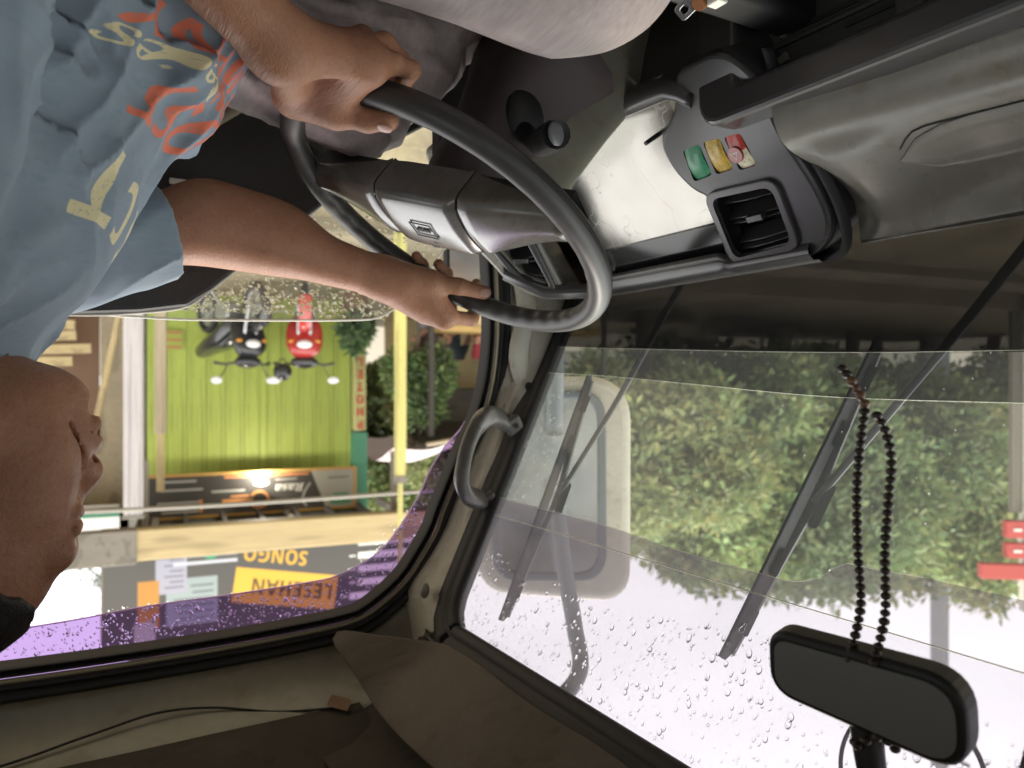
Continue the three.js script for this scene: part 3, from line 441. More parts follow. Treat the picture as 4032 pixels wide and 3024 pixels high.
/* ---------- steering wheel and column ---------- */
const WT = 32.8 * Math.PI / 180, WC = V(0.815, -0.189, -0.3796), WU = V(1, 0, 0), WV = V(0, Math.sin(WT), -Math.cos(WT)), WN = V(0, Math.cos(WT), Math.sin(WT)), WR = 0.2;
const onWheel = (u, v, n = 0) => WC.clone().addScaledVector(WU, u).addScaledVector(WV, v).addScaledVector(WN, n);
const rimAt = (deg, r = WR, n = 0) => onWheel(Math.cos(deg * Math.PI / 180) * r, Math.sin(deg * Math.PI / 180) * r, n);
const wheel = thing('steering_wheel', 'black two-spoke steering wheel with finger-grooved rim and broad worn grey pad', 'steering wheel');
{
  const rows = [], n = 300;
  for (let i = 0; i <= n; i++) {
    const a = i / n * Math.PI * 2, dir = WU.clone().multiplyScalar(Math.cos(a)).addScaledVector(WV, Math.sin(a)), c = WC.clone().addScaledVector(dir, WR), r = [];
    const deg = a * 57.2958, grip = Math.max(smooth(8, 20, deg) * smooth(112, 98, deg), smooth(118, 130, deg) * smooth(208, 196, deg), smooth(318, 330, deg) * smooth(366, 352, deg));
    for (let j = 0; j <= 20; j++) { const b = j / 20 * Math.PI * 2, inner = Math.max(0, -Math.cos(b)), g = grip * inner * inner * 0.0012 * Math.cos(deg * 0.72); r.push(c.clone().addScaledVector(dir, Math.cos(b) * (0.0138 + g)).addScaledVector(WN, Math.sin(b) * 0.0142)); }
    rows.push(r);
  }
  part(wheel, 'rim', loft(rows), M.wheelskin);
  // the spokes droop by 15 degrees each from a line that the wheel has turned by 30 degrees
  const a0 = 240 * Math.PI / 180, dn = WU.clone().multiplyScalar(Math.cos(a0)).addScaledVector(WV, Math.sin(a0)), sd = dn.clone().cross(WN).negate(); // dn: the wheel's own 'down', sd: across
  const WP = (x, y, n) => WC.clone().addScaledVector(sd, x).addScaledVector(dn, -y).addScaledVector(WN, n);
  const padPiece = (x0, x1) => { const rows = []; for (let i = 0; i <= 16; i++) { const x = mix(x0, x1, i / 16), e = smooth(0.03, 0.19, Math.abs(x)), yu = mix(0.026, -0.012, e), yl = mix(-0.066, -0.06, e), h = mix(0.024, 0.006, e), b = mix(-0.03, -0.012, e), end = i === 0 || i === 16 ? 0.004 : 0; rows.push([[yu, b], [yu, h - 0.012], [yu - 0.003, h - 0.004], [yu - 0.012, h + 0.001], [mix(yu, yl, 0.5), h + 0.004], [yl + 0.016, h + 0.001], [yl + 0.006, h - 0.004], [yl, h - 0.014], [yl + 0.004, b]].map(([y, n]) => WP(x, y, n - end))); } const cap0 = (r) => loft([r, r.map(() => r.reduce((a, p) => a.add(p), V(0, 0, 0)).multiplyScalar(1 / r.length))]); return [loft(rows, { u: 26 }), cap0(rows[0]), cap0(rows[16])]; };
  part(wheel, 'centre_pad', padPiece(-0.06, 0.06), M.padskin);
  part(wheel, 'spoke_cover', padPiece(-0.19, -0.063), M.padskin);
  part(wheel, 'spoke_cover', padPiece(0.063, 0.19), M.padskin);
  part(wheel, 'pad_underside', loft([-0.185, -0.1, 0, 0.1, 0.185].map((x) => [[-0.012, -0.012], [-0.012, -0.032], [-0.055, -0.032], [-0.055, -0.012]].map(([y, n]) => WP(x, y, n))), { v: 16 }), M.wheelskin);
  // badge: a square outline with the maker's name, and the horn sign
  const topN = 0.0285, B = (x, y, d = 0) => WC.clone().addScaledVector(sd, x).addScaledVector(dn, -y).addScaledVector(WN, topN + d);
  const ex = sd.clone(), ey = dn.clone().negate();
  const sq = [[-0.016, -0.032], [0.016, -0.032], [0.016, -0.008], [-0.016, -0.008]];
  part(wheel, 'badge_outline', slab(sq, 0.0012, { holes: [sq.map(([x, y]) => [x * 0.93, (y + 0.02) * 0.9 - 0.02])], o: B(0, 0), ex, ey }), M.black);
  const txt = new TextGeometry('ISUZU', { font, size: 0.0052, depth: 0.0012, curveSegments: 3 }); txt.computeBoundingBox(); txt.translate(-txt.boundingBox.max.x / 2, -0.023, 0);
  part(wheel, 'badge_lettering', frame(txt, B(0, 0), ex, ey, ex.clone().cross(ey)), M.black);
  part(wheel, 'horn_sign', [slab([[-0.006, 0.011], [0.0, 0.011], [0.004, 0.015], [0.004, 0.006], [0.0, 0.01], [-0.006, 0.01]], 0.0005, { o: B(0, 0), ex, ey }), slab([[0.0052, 0.013], [0.006, 0.013], [0.006, 0.008], [0.0052, 0.008]], 0.0005, { o: B(0, 0), ex, ey })], M.black);
}
const column = thing('steering_column', 'brown plastic steering column shroud flaring downwards below the wheel', 'steering column');
{
  const ax = WN.clone().negate(), ring = (d, ru, rv, n = 22) => { const r = []; for (let j = 0; j <= n; j++) { const a = j / n * Math.PI * 2, c = Math.cos(a), s = Math.sin(a), k = 1 / Math.pow(Math.abs(c) ** 3 + Math.abs(s) ** 3, 1 / 3); r.push(WC.clone().addScaledVector(ax, d).addScaledVector(WU, c * ru * k).addScaledVector(WV, s * rv * k)); } return r; };
  part(column, 'upper_shroud', loft([ring(0.035, 0.045, 0.045), ring(0.06, 0.05, 0.05), ring(0.10, 0.056, 0.052), ring(0.14, 0.06, 0.056), ring(0.18, 0.07, 0.064), ring(0.22, 0.085, 0.075), ring(0.245, 0.096, 0.085), ring(0.246, 0.09, 0.08), ring(0.2, 0.05, 0.05)]), M.shroud);
  part(column, 'rear_shroud', loft([ring(0.05, 0.04, 0.05), ring(0.1, 0.048, 0.055), ring(0.2, 0.06, 0.065), ring(0.3, 0.07, 0.08), ring(0.42, 0.085, 0.1)].map((r) => r.map((p) => p.clone().add(V(-0.002, 0.016, -0.05))))), M.olive);
  part(column, 'shaft', limb([WC.clone().addScaledVector(ax, 0.01), WC.clone().addScaledVector(ax, 0.6)], [0.022, 0.022], 4, 14), M.black);
  const st = part(column, 'stalk', limb([[0.77, -0.30, -0.455], [0.735, -0.275, -0.448], [0.71, -0.262, -0.445], [0.685, -0.258, -0.438], [0.668, -0.256, -0.434], [0.655, -0.2545, -0.43]], [0.010, 0.012, 0.0105, 0.0145, 0.016, 0.0155], 30, 14), M.black);
  part(st, 'stalk_cap', new THREE.SphereGeometry(0.0125, 18, 10).scale(0.4, 1, 1).rotateY(-0.3).translate(0.6545, -0.2545, -0.43), std('stalkgrey', [0.14, 0.145, 0.15], 0.35));
  part(column, 'stalk_boot', new THREE.SphereGeometry(0.026, 18, 12).scale(0.55, 1.25, 1).translate(0.76, -0.31, -0.455), M.black);
  part(column, 'key_bracket', box(0.03, 0.05, 0.06, 0.885, -0.31, -0.43, 0.006), M.shroud);
}
/* ---------- small things in the cab ---------- */
{ // sun visor folded against the header
  const g = thing('sun_visor', 'brownish grey padded sun visor folded up along the windshield header', 'sun visor');
  const rows = [], fr = (x) => V(x, 0.366, -0.458 + 0.125 * smooth(0.97, 1.1, x)).add(V(0, -0.008 * smooth(0.97, 1.1, x), 0)), bk = (x) => V(x, 0.427 - 0.062 * smooth(0.96, 1.1, x), -0.352 + 0.022 * smooth(0.96, 1.1, x)), nn = V(0, 0.866, 0.5);
  for (let i = 0; i <= 60; i++) { const x = mix(0.3, 1.088, i / 60), f = fr(x), k = bk(x), r = [], w = f.distanceTo(k); for (let j = 0; j <= 24; j++) { const a = j / 24 * Math.PI * 2, c = Math.cos(a), s = Math.sin(a), cc = Math.sign(c) * Math.pow(Math.abs(c), 0.35), e = Math.min(1, Math.sqrt(Math.max(0, (1.088 - x) / 0.02))) ; r.push(f.clone().lerp(k, 0.5 + 0.5 * cc).addScaledVector(nn, s * 0.010 * (0.25 + 0.75 * e) + 0.002 * Math.sin(x * 23) * c)); } rows.push(r); }
  part(g, 'visor_pad', loft(rows), M.visorcloth);
  part(g, 'hinge_pin', tube([[0.985, 0.372, -0.452], [1.02, 0.377, -0.46], [1.055, 0.375, -0.462]], 0.004, 12, 6), M.black);
  rebase(g, 0.72, 0.37, -0.4);
}
{ // grab handle on the pillar
  const g = thing('grab_handle', 'grey plastic grab handle screwed to the windshield pillar', 'grab handle');
  const pts = [[1.1, 0.066, -0.625], [1.085, 0.054, -0.6], [1.06, 0.05, -0.568], [1.046, 0.066, -0.541], [1.04, 0.095, -0.523], [1.036, 0.125, -0.513], [1.036, 0.148, -0.511], [1.046, 0.168, -0.526], [1.066, 0.18, -0.553], [1.085, 0.185, -0.575]];
  const c = curve(pts), rows = [];
  for (let i = 0; i <= 60; i++) { const t = i / 60, p = c.getPointAt(t), tg = c.getTangentAt(t), s = V(-0.35, -0.2, -0.9).cross(tg).normalize(), s2 = tg.clone().cross(s), r = [], w = 0.0165, h = 0.0125; for (let j = 0; j <= 16; j++) { const a = j / 16 * 6.2832, cc = Math.cos(a), ss = Math.sin(a), k = 1 / Math.pow(cc ** 4 + ss ** 4, 0.25); r.push(p.clone().addScaledVector(s, cc * w * k * 0.9).addScaledVector(s2, ss * h * k * 0.9)); } rows.push(r); }
  part(g, 'bar', loft(rows), std('handlegrey', [0.12, 0.118, 0.114], 0.45, { roughnessMap: scaled(T.rough, 6), map: scaled(T.grime, 8) }));
  for (const [y, z, x] of [[0.068, -0.632, 1.09], [0.187, -0.578, 1.075]]) { const f = part(g, 'mounting_foot', at(box(0.018, 0.032, 0.03, 0, 0, 0, 0.006), x, y, z, -0.5, 0.35, 0), M.handlegrey); part(f, 'screw_hole', at(new THREE.CylinderGeometry(0.0045, 0.0045, 0.003, 14).rotateZ(Math.PI / 2), x - 0.0095, y, z + 0.001, 0, 0.35, 0), M.black); }
  rebase(g, 1.1, 0.15, -0.58);
}
{ // rear-view mirror on its stem
  const g = thing('rear_view_mirror', 'dark rectangular rear-view mirror hanging from the windshield header', 'rear-view mirror');
  const C = V(0.325, 0.2045, -0.45), ex = V(0.985, -0.05, 0.17).normalize(), ey = V(0.05, 0.985, -0.16).normalize(), ez = ex.clone().cross(ey).normalize();
  const outline = roundPoly([[-0.062, -0.0275], [0.062, -0.021], [0.064, 0.021], [-0.062, 0.0275]], [0.022, 0.012, 0.016, 0.022], 7);
  part(g, 'housing', slab(outline, 0.012, { bevel: 0.004, seg: 4, o: C.clone().addScaledVector(ez, -0.018), ex, ey, ez }), M.black);
  part(g, 'mirror_glass', slab(outline.map(([a, b]) => [a * 0.965, b * 0.93]), 0.001, { o: C.clone().addScaledVector(ez, -0.0017), ex, ey, ez }), std('mirrorglass', [0.4, 0.41, 0.41], 0.35, { metalness: 0.75 }));
  const root = C.clone().addScaledVector(ez, -0.018);
  part(g, 'ball_joint', new THREE.SphereGeometry(0.014, 18, 12).translate(root.x + 0.004, root.y + 0.02, root.z), M.black);
  part(g, 'stem', limb([[root.x + 0.004, root.y + 0.02, root.z], [root.x - 0.002, root.y + 0.06, root.z + 0.0], [root.x - 0.01, 0.29, -0.474], [root.x - 0.012, 0.385, -0.468]], [0.011, 0.009, 0.009, 0.013], 24, 12), M.black);
  rebase(g, 0.325, 0.37, -0.468);
}
{ // string of prayer beads looped over the mirror stem
  const g = thing('prayer_beads', 'string of dark wooden prayer beads hanging in a loop from the rear-view mirror', 'prayer beads');
  std('bead', [0.035, 0.024, 0.018], 0.4); std('beadbrown', [0.16, 0.085, 0.045], 0.4);
  const zb = -0.462, beadAt = (p, r, m = M.bead, sy = 0.78) => { const b = part(g, 'bead', beadGeo, m); b.position.set(...p); b.scale.set(r, r * sy, r); return b; };
  const beadGeo = new THREE.SphereGeometry(1, 14, 10);
  const A = curve([[0.330, 0.185, zb + 0.014], [0.331, 0.15, zb], [0.333, 0.11, zb], [0.3335, 0.07, zb], [0.331, 0.04, zb], [0.3275, 0.016, zb]]), B = curve([[0.312, 0.182, zb + 0.014], [0.313, 0.15, zb], [0.313, 0.11, zb], [0.3105, 0.075, zb], [0.3085, 0.05, zb], [0.313, 0.03, zb], [0.3205, 0.0185, zb]]), tail = curve([[0.327, 0.0145, zb], [0.333, 0.005, zb], [0.3395, -0.004, zb], [0.3455, -0.011, zb]]);
  let n = Math.round(A.getLength() / 0.00545); for (let i = 0; i < n; i++) { const p = A.getPointAt((i + 0.5) / n); beadAt([p.x, p.y, p.z], 0.0034 + 0.0002 * Math.sin(i * 2.3)); }
  n = Math.round(B.getLength() / 0.00545); for (let i = 0; i < n; i++) { const p = B.getPointAt((i + 0.5) / n); beadAt([p.x, p.y, p.z], 0.0034 + 0.0002 * Math.sin(i * 1.7)); }
  [[0.05, 0.0033, M.beadbrown, 1], [0.25, 0.0031, M.beadbrown, 1.15], [0.42, 0.0026, M.beadbrown, 1.3], [0.62, 0.0034, M.beadbrown, 1.1], [0.82, 0.0036, M.bead, 0.85], [0.99, 0.0034, M.bead, 0.85]].forEach(([t, r, m, s]) => { const p = tail.getPointAt(t); beadAt([p.x, p.y, p.z], r, m, s); });
  for (let i = 0; i < 11; i++) { const a = i / 11 * 6.2832, b = beadAt([0.323 + 0.0125 * Math.cos(a), 0.236 + 0.006 * Math.sin(a * 2), -0.466 + 0.0125 * Math.sin(a)], 0.0035); }
  beadAt([0.307, 0.186, zb], 0.003);
  part(g, 'cord', [tube(A.getPoints(20), 0.0008, 40, 5), tube(B.getPoints(20), 0.0008, 40, 5), tube(tail.getPoints(10), 0.0008, 20, 5)], M.black);
}
{ // seats
  std('seatcloth', [0.05, 0.048, 0.046], 0.9, { bumpMap: scaled(T.cloth, 8), bumpScale: 0.0008, map: scaled(T.grime, 4) });
  const s = thing('driver_seat', 'dark cloth driver seat under the man at the wheel', 'seat');
  part(s, 'seat_cushion', box(0.52, 0.14, 0.54, 0.79, -0.66, 0.12, 0.04, 4), M.seatcloth);
  part(s, 'backrest', at(box(0.5, 0.62, 0.12, 0, 0, 0, 0.045, 4), 0.79, -0.28, 0.44, -0.12), M.seatcloth);
  part(s, 'seat_base', box(0.46, 0.34, 0.46, 0.79, -0.89, 0.12, 0.01), M.cavity);
}
{ // buckle lying on the engine cover by the passenger side
  const g = thing('belt_buckle', 'small metal buckle with a rusty cap on the dark engine cover', 'buckle');
  part(g, 'buckle_plate', at(slab(roundPoly([[-0.01, -0.007], [0.01, -0.007], [0.01, 0.007], [-0.01, 0.007]], 0.004, 4), 0.002, { holes: [roundPoly([[-0.001, -0.004], [0.007, -0.004], [0.007, 0.004], [-0.001, 0.004]], 0.003, 4)], bevel: 0.0008 }), 0.545, -0.355, -0.505, -0.7, -0.7, 0.2), M.chrome);
  part(g, 'rusty_cap', new THREE.CylinderGeometry(0.007, 0.008, 0.014, 16).rotateX(0.9).translate(0.53, -0.356, -0.51), std('rust', [0.25, 0.1, 0.03], 0.8, { map: scaled(T.grime, 40) }));
  part(g, 'white_clip', box(0.016, 0.01, 0.012, 0.516, -0.352, -0.515, 0.002), M.white);
  const e = thing('engine_cover', 'dark carpeted engine cover between the seats', 'engine cover');
  part(e, 'cover_shell', box(0.5, 0.6, 0.5, 0.30, -0.72, -0.39, 0.04, 4), std('carpet', [0.012, 0.012, 0.012], 0.95));
  part(e, 'cover_rail', box(0.05, 0.03, 0.35, 0.55, -0.385, -0.5, 0.01), M.black);
}
/* ---------- wipers, outside mirror, rain ---------- */
{
  const wiper = (label, blade, arm) => {
    const g = thing('windshield_wiper', label, 'wiper', [0, 0, 0], 'windshield wipers');
    const A = onWs(blade[0][0], blade[0][1], -0.012), B = onWs(blade[1][0], blade[1][1], -0.012), dir = B.clone().sub(A).normalize(), side = dir.clone().cross(wsN).normalize(), L = A.distanceTo(B);
    const along = (t, d = 0, s = 0) => A.clone().addScaledVector(dir, t * L).addScaledVector(wsN, -d).addScaledVector(side, s);
    part(g, 'rubber_blade', loft([0, 0.03, 0.5, 0.97, 1].map((t, i) => [along(t, 0, -0.002), along(t, i % 4 ? 0.012 : 0.006, -0.003), along(t, i % 4 ? 0.012 : 0.006, 0.003), along(t, 0, 0.002)])), M.rubber);
    part(g, 'blade_frame', loft([0.02, 0.15, 0.35, 0.5, 0.65, 0.85, 0.98].map((t) => { const h = 0.012 + 0.014 * (1 - Math.abs(t - 0.5) * 2); return [along(t, h - 0.004, -0.006), along(t, h, -0.005), along(t, h + 0.001, 0.005), along(t, h - 0.004, 0.006)]; }), { v: 30 }), M.black);
    for (const t of [0.12, 0.3, 0.7, 0.88]) part(g, 'blade_claw', frame(box(0.014, 0.03, 0.01, 0, 0, 0, 0.003), along(t, 0.012), side, dir, wsN.clone().negate()), M.black);
    const a = arm.map(([x, y], i) => onWs(x, y, i === arm.length - 1 ? -0.036 : -0.05));
    part(g, 'arm', limb(a, [0.006, 0.006, 0.0045, 0.004], 30, 8), M.black);
    part(g, 'arm_hook', frame(box(0.018, 0.05, 0.014, 0, 0, 0, 0.004), along(0.5, 0.03), side, dir, wsN.clone().negate()), M.black);
  };
  wiper('black wiper raised across the glass in front of the outside mirror', [[1.0, -0.022], [0.944, 0.325]], [[0.9, -0.26], [0.93, -0.12], [0.95, 0.0], [0.97, 0.15]]);
  wiper('black wiper raised across the glass behind the prayer beads', [[0.508, -0.056], [0.556, 0.264]], [[0.36, -0.26], [0.408, -0.161], [0.453, -0.07], [0.532, 0.105]]);
}
{ // mirror on a tube bracket outside the driver's pillar
  const g = thing('outside_mirror', 'cream truck door mirror on a grey tube seen through the wet windshield', 'side mirror');
  const C = V(1.335, 0.205, -0.86), ez = V(-0.86, -0.05, 0.5).normalize(), ex = V(0, 1, 0).cross(ez).normalize(), ey = ez.clone().cross(ex);
  std('cream', [0.5, 0.48, 0.4], 0.45, { map: scaled(T.grime, 4) });
  const o = roundPoly([[-0.13, -0.2], [0.13, -0.2], [0.13, 0.21], [-0.13, 0.21]], 0.06, 8);
  part(g, 'mirror_housing', slab(roundPoly([[-0.155, -0.205], [0.13, -0.2], [0.13, 0.21], [-0.15, 0.23]], [0.08, 0.05, 0.05, 0.05], 8), 0.06, { bevel: 0.02, seg: 5, o: C.clone().addScaledVector(ez, -0.1), ex, ey, ez }), M.cream);
  part(g, 'mirror_gasket', slab(o.map(([a, b]) => [a * 0.88, b * 0.94]), 0.008, { holes: [o.map(([a, b]) => [a * 0.81, b * 0.9])], bevel: 0.004, o: C.clone().addScaledVector(ez, -0.02), ex, ey, ez }), std('gasket', [0.07, 0.085, 0.1], 0.6));
  part(g, 'mirror_glass', slab(o.map(([a, b]) => [a * 0.84, b * 0.92]), 0.002, { o: C.clone().addScaledVector(ez, -0.019), ex, ey, ez }), std('outmirror', [0.7, 0.72, 0.7], 0.2, { metalness: 1 }));
  part(g, 'bracket_tube', limb([[1.27, 0.2, -0.83], [1.25, 0.36, -0.84], [1.23, 0.47, -0.85], [1.19, 0.55, -0.83], [1.15, 0.6, -0.7]], [0.016, 0.016, 0.016, 0.016, 0.016], 40, 12), std('tubegrey', [0.16, 0.18, 0.19], 0.5));
  part(g, 'bracket_tube', limb([[1.27, 0.1, -0.83], [1.26, -0.1, -0.82], [1.22, -0.25, -0.72], [1.18, -0.28, -0.66]], [0.016, 0.016, 0.016, 0.016], 30, 12), M.tubegrey);
  rebase(g, 1.2, 0.1, -0.75);
  const h = thing('lower_mirror', 'small black door mirror low outside the window corner', 'side mirror');
  const c2 = V(1.33, -0.245, -0.69), z2 = V(-0.8, 0.1, 0.6).normalize(), x2 = V(0, 1, 0).cross(z2).normalize(), y2 = z2.clone().cross(x2), o2 = roundPoly([[-0.06, -0.075], [0.06, -0.075], [0.06, 0.075], [-0.06, 0.075]], 0.025, 6);
  part(h, 'mirror_housing', slab(o2, 0.04, { bevel: 0.01, o: c2.clone().addScaledVector(z2, -0.05), ex: x2, ey: y2, ez: z2 }), M.black);
  part(h, 'mirror_glass', slab(o2.map(([a, b]) => [a * 0.9, b * 0.9]), 0.002, { o: c2.clone().addScaledVector(z2, 0.001), ex: x2, ey: y2, ez: z2 }), M.outmirror);
  part(h, 'mirror_arm', limb([[1.33, -0.26, -0.73], [1.26, -0.33, -0.7], [1.19, -0.36, -0.66]], [0.012, 0.012, 0.014], 14, 10), M.black);
  const q = thing('corner_panel', 'cream painted truck corner panel with flaking paint beyond the dashboard end', 'body panel');
  part(q, 'panel', loft([[-0.62, 1.2], [-0.72, 1.2], [-0.86, 1.14]].map(([z, x]) => [[x, -0.8, z], [x, -0.45, z], [x, -0.30, z]]), { u: 6, v: 12 }), M.cream);
}
// rain: lens-shaped drops on the outer faces of the panes
const dropGeo = (() => { const p = []; for (let i = 0; i <= 6; i++) { const a = i / 6 * Math.PI / 2; p.push(new THREE.Vector2(Math.sin(a), 0.5 * Math.cos(a))); } p.push(new THREE.Vector2(0.6, 0), new THREE.Vector2(0, 0)); return new THREE.LatheGeometry(p.reverse(), 10); })();
function drops(name, label, list) { // list: [position, normal, along, radius, stretch]
  const im = new THREE.InstancedMesh(dropGeo, M.water, list.length), m = new THREE.Matrix4();
  list.forEach(([p, n, al, r, s], i) => { const x = al.clone().addScaledVector(n, -al.dot(n)).normalize(), z = x.clone().cross(n); m.makeBasis(x.multiplyScalar(r * s), n.clone().multiplyScalar(r), z.multiplyScalar(r)).setPosition(p); im.setMatrixAt(i, m); });
  im.name = name; im.castShadow = im.receiveShadow = true; tag(im, label, 'raindrops', null, 'stuff'); scene.add(im);
}
{
  const out = wsN.clone().negate(), L = [];
  const add = (x, y, r) => L.push([onWs(x, y, -0.0008), out, V(rr(-0.4, 0.4), 1, 0), r, rr(0.9, 1.5)]);
  for (let i = 0; i < 900; i++) { const x = rr(0.25, 1.03), y = rr(0.23, 0.352), lim = 0.235 + 0.03 * Math.sin(x * 9 + 1) + (x > 0.85 ? 0.03 : 0); if (y > lim) add(x, y, rnd() < 0.12 ? rr(0.0022, 0.0034) : rr(0.0008, 0.002)); }
  for (let i = 0; i < 230; i++) add(rr(0.98, 1.085), rr(-0.02, 0.2), rr(0.0006, 0.0016));
  for (let i = 0; i < 160; i++) add(rr(0.6, 1.08), rr(-0.13, -0.02), rr(0.0005, 0.0013));
  for (let i = 0; i < 120; i++) add(rr(0.35, 1.0), rr(-0.1, 0.2), rr(0.0004, 0.0009));
  drops('windshield_raindrops', 'clear raindrops beaded over the top of the windshield', L);
  const S = [];
  for (let i = 0; i < 3600; i++) { const z = rr(-0.6, 0.1), y = -0.1 - Math.abs(rr(-1, 1) * rr(0, 1)) * 0.34; const edge = z < -0.44 ? -0.1 - (-0.44 - z) * 1.1 : -0.1; if (y < edge - 0.004 && y > -0.34) S.push([V(1.171, y, z), V(1, 0, 0), V(0, rr(-1, 1), 1), rr(0.0006, 0.0021) * (rnd() < 0.07 ? 1.7 : 1), rr(1, 2.2)]); }
  drops('side_glass_raindrops', 'small raindrops scattered over the lowered side glass', S);
  const D = [];
  for (let i = 0; i < 1300; i++) { const t = rnd(), z = mix(0.1, -0.6, t), lowY = z > -0.38 ? 0.314 : z > -0.508 ? mix(0.31, 0.199, (-0.38 - z) / 0.128) : mix(0.199, 0.07, (-0.508 - z) / 0.09), y = lowY + rnd() * (z > -0.38 ? 0.06 : 0.1), f = (y - lowY) / 0.115; D.push([V(1.2075 - 0.01 * f - 0.01 * f * f, y, z), V(1, 0.15, 0).normalize(), V(0, 1, rr(-1, 1)), rr(0.0005, 0.0016) * (rnd() < 0.08 ? 1.9 : 1), rr(1, 1.9)]); }
  drops('deflector_raindrops', 'raindrops beaded on the purple rain deflector', D);
}
/* ---------- the street outside ---------- */
const SF = V(-0.12, 0, -0.993).normalize(), SG = V(0.993, 0, -0.12).normalize(), SROT = Math.atan2(SG.x, SF.x);
const st = (s, q, y = 0) => SF.clone().multiplyScalar(s).addScaledVector(SG, q).setY(y); // s along the street, q across it to the right
const ROAD = -1.85, TER = -1.4;
function lot(name, label, category, s, q, y, group, turn = 0) { const g = thing(name, label, category, st(s, q, y).toArray(), group); g.rotation.y = SROT + turn; return g; } // local x runs along the street, z away from it
const flat = (w, d, y, s, q) => { const g = new THREE.PlaneGeometry(w, d, 1, 1).rotateX(-Math.PI / 2); g.rotateY(SROT); const p = st(s, q, y); return g.translate(p.x, p.y, p.z); };
const asphalt = tex(512, 512, (u, v) => { const a = wfbm(u, v, 5, 5, 81), b = wfbm(u, v, 90, 2, 82); const k = 0.62 + 0.3 * a + 0.25 * (b - 0.5); return [k, k * 0.97, k * 0.9]; });
const plaster = tex(512, 512, (u, v) => { const a = wfbm(u, v, 5, 5, 91), b = wfbm(u, v, 60, 2, 92), s = smooth(0.6, 0.72, wfbm(u, v * 0.3, 10, 3, 93)); const k = 0.86 + 0.14 * a + 0.08 * (b - 0.5) - 0.12 * s; return [k, k * 0.99, k * 0.96]; });
const metric = (t, m) => scaled(t, 1 / m);
struct('ground', flat(400, 400, ROAD - 0.03, 0, 0), std('earth', [0.16, 0.14, 0.1], 0.95), 'bare earth ground beyond the street', 'ground');
struct('road', flat(260, 15, ROAD, 60, 1.1), std('concrete', [0.34, 0.295, 0.22], 0.45, { map: scaled(asphalt, 100, 6), roughnessMap: scaled(T.rough, 60, 4) }), 'wet pale concrete road', 'road');
struct('pavement', (() => { const g = box(120, 0.25, 1.0, 0, 0, 0); g.rotateY(SROT); const p = st(20, 9.1, ROAD + 0.025); return g.translate(p.x, p.y, p.z); })(), std('pave', [0.3, 0.26, 0.2], 0.8, { map: scaled(asphalt, 60, 1) }), 'raised pavement along the shops', 'pavement');
struct('terrace', (() => { const g = box(40, 0.9, 9, 0, 0, 0); g.rotateY(SROT); const p = st(2, 14.1, TER - 0.45); return g.translate(p.x, p.y, p.z); })(), std('terr', [0.33, 0.28, 0.2], 0.7, { map: scaled(asphalt, 20, 5) }), 'raised tiled terrace in front of the shops', 'terrace');

std('lime', [0.36, 0.45, 0.085], 0.62, { map: scaled(plaster, 0.5) });
std('wallbeige', [0.42, 0.36, 0.26], 0.85, { map: scaled(plaster, 0.4) });
std('wallgrey', [0.24, 0.23, 0.2], 0.85, { map: scaled(plaster, 0.4) });
std('tanboard', [0.5, 0.4, 0.22], 0.7, { map: scaled(plaster, 0.5) });
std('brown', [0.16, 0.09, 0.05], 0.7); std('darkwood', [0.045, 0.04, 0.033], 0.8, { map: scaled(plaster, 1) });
std('yellowpole', [0.6, 0.56, 0.2], 0.5, { map: scaled(plaster, 1) }); std('whitepost', [0.5, 0.475, 0.5], 0.55, { map: scaled(plaster, 1) });
std('signgreen', [0.05, 0.2, 0.11], 0.5); std('signframe', [0.4, 0.24, 0.06], 0.5); std('darkglass', [0.02, 0.02, 0.02], 0.15); std('pinktent', [0.45, 0.36, 0.34], 0.8, { transmission: 0.2, thickness: 0 });
std('tin', [0.22, 0.2, 0.17], 0.7, { map: scaled(plaster, 1) });
const print = (name, t, rough = 0.6) => std(name, 0xffffff, rough, { map: t });
const board = (w, h) => { const g = new THREE.PlaneGeometry(w, h).rotateY(Math.PI); return g; };  // faces the street, reads the right way round

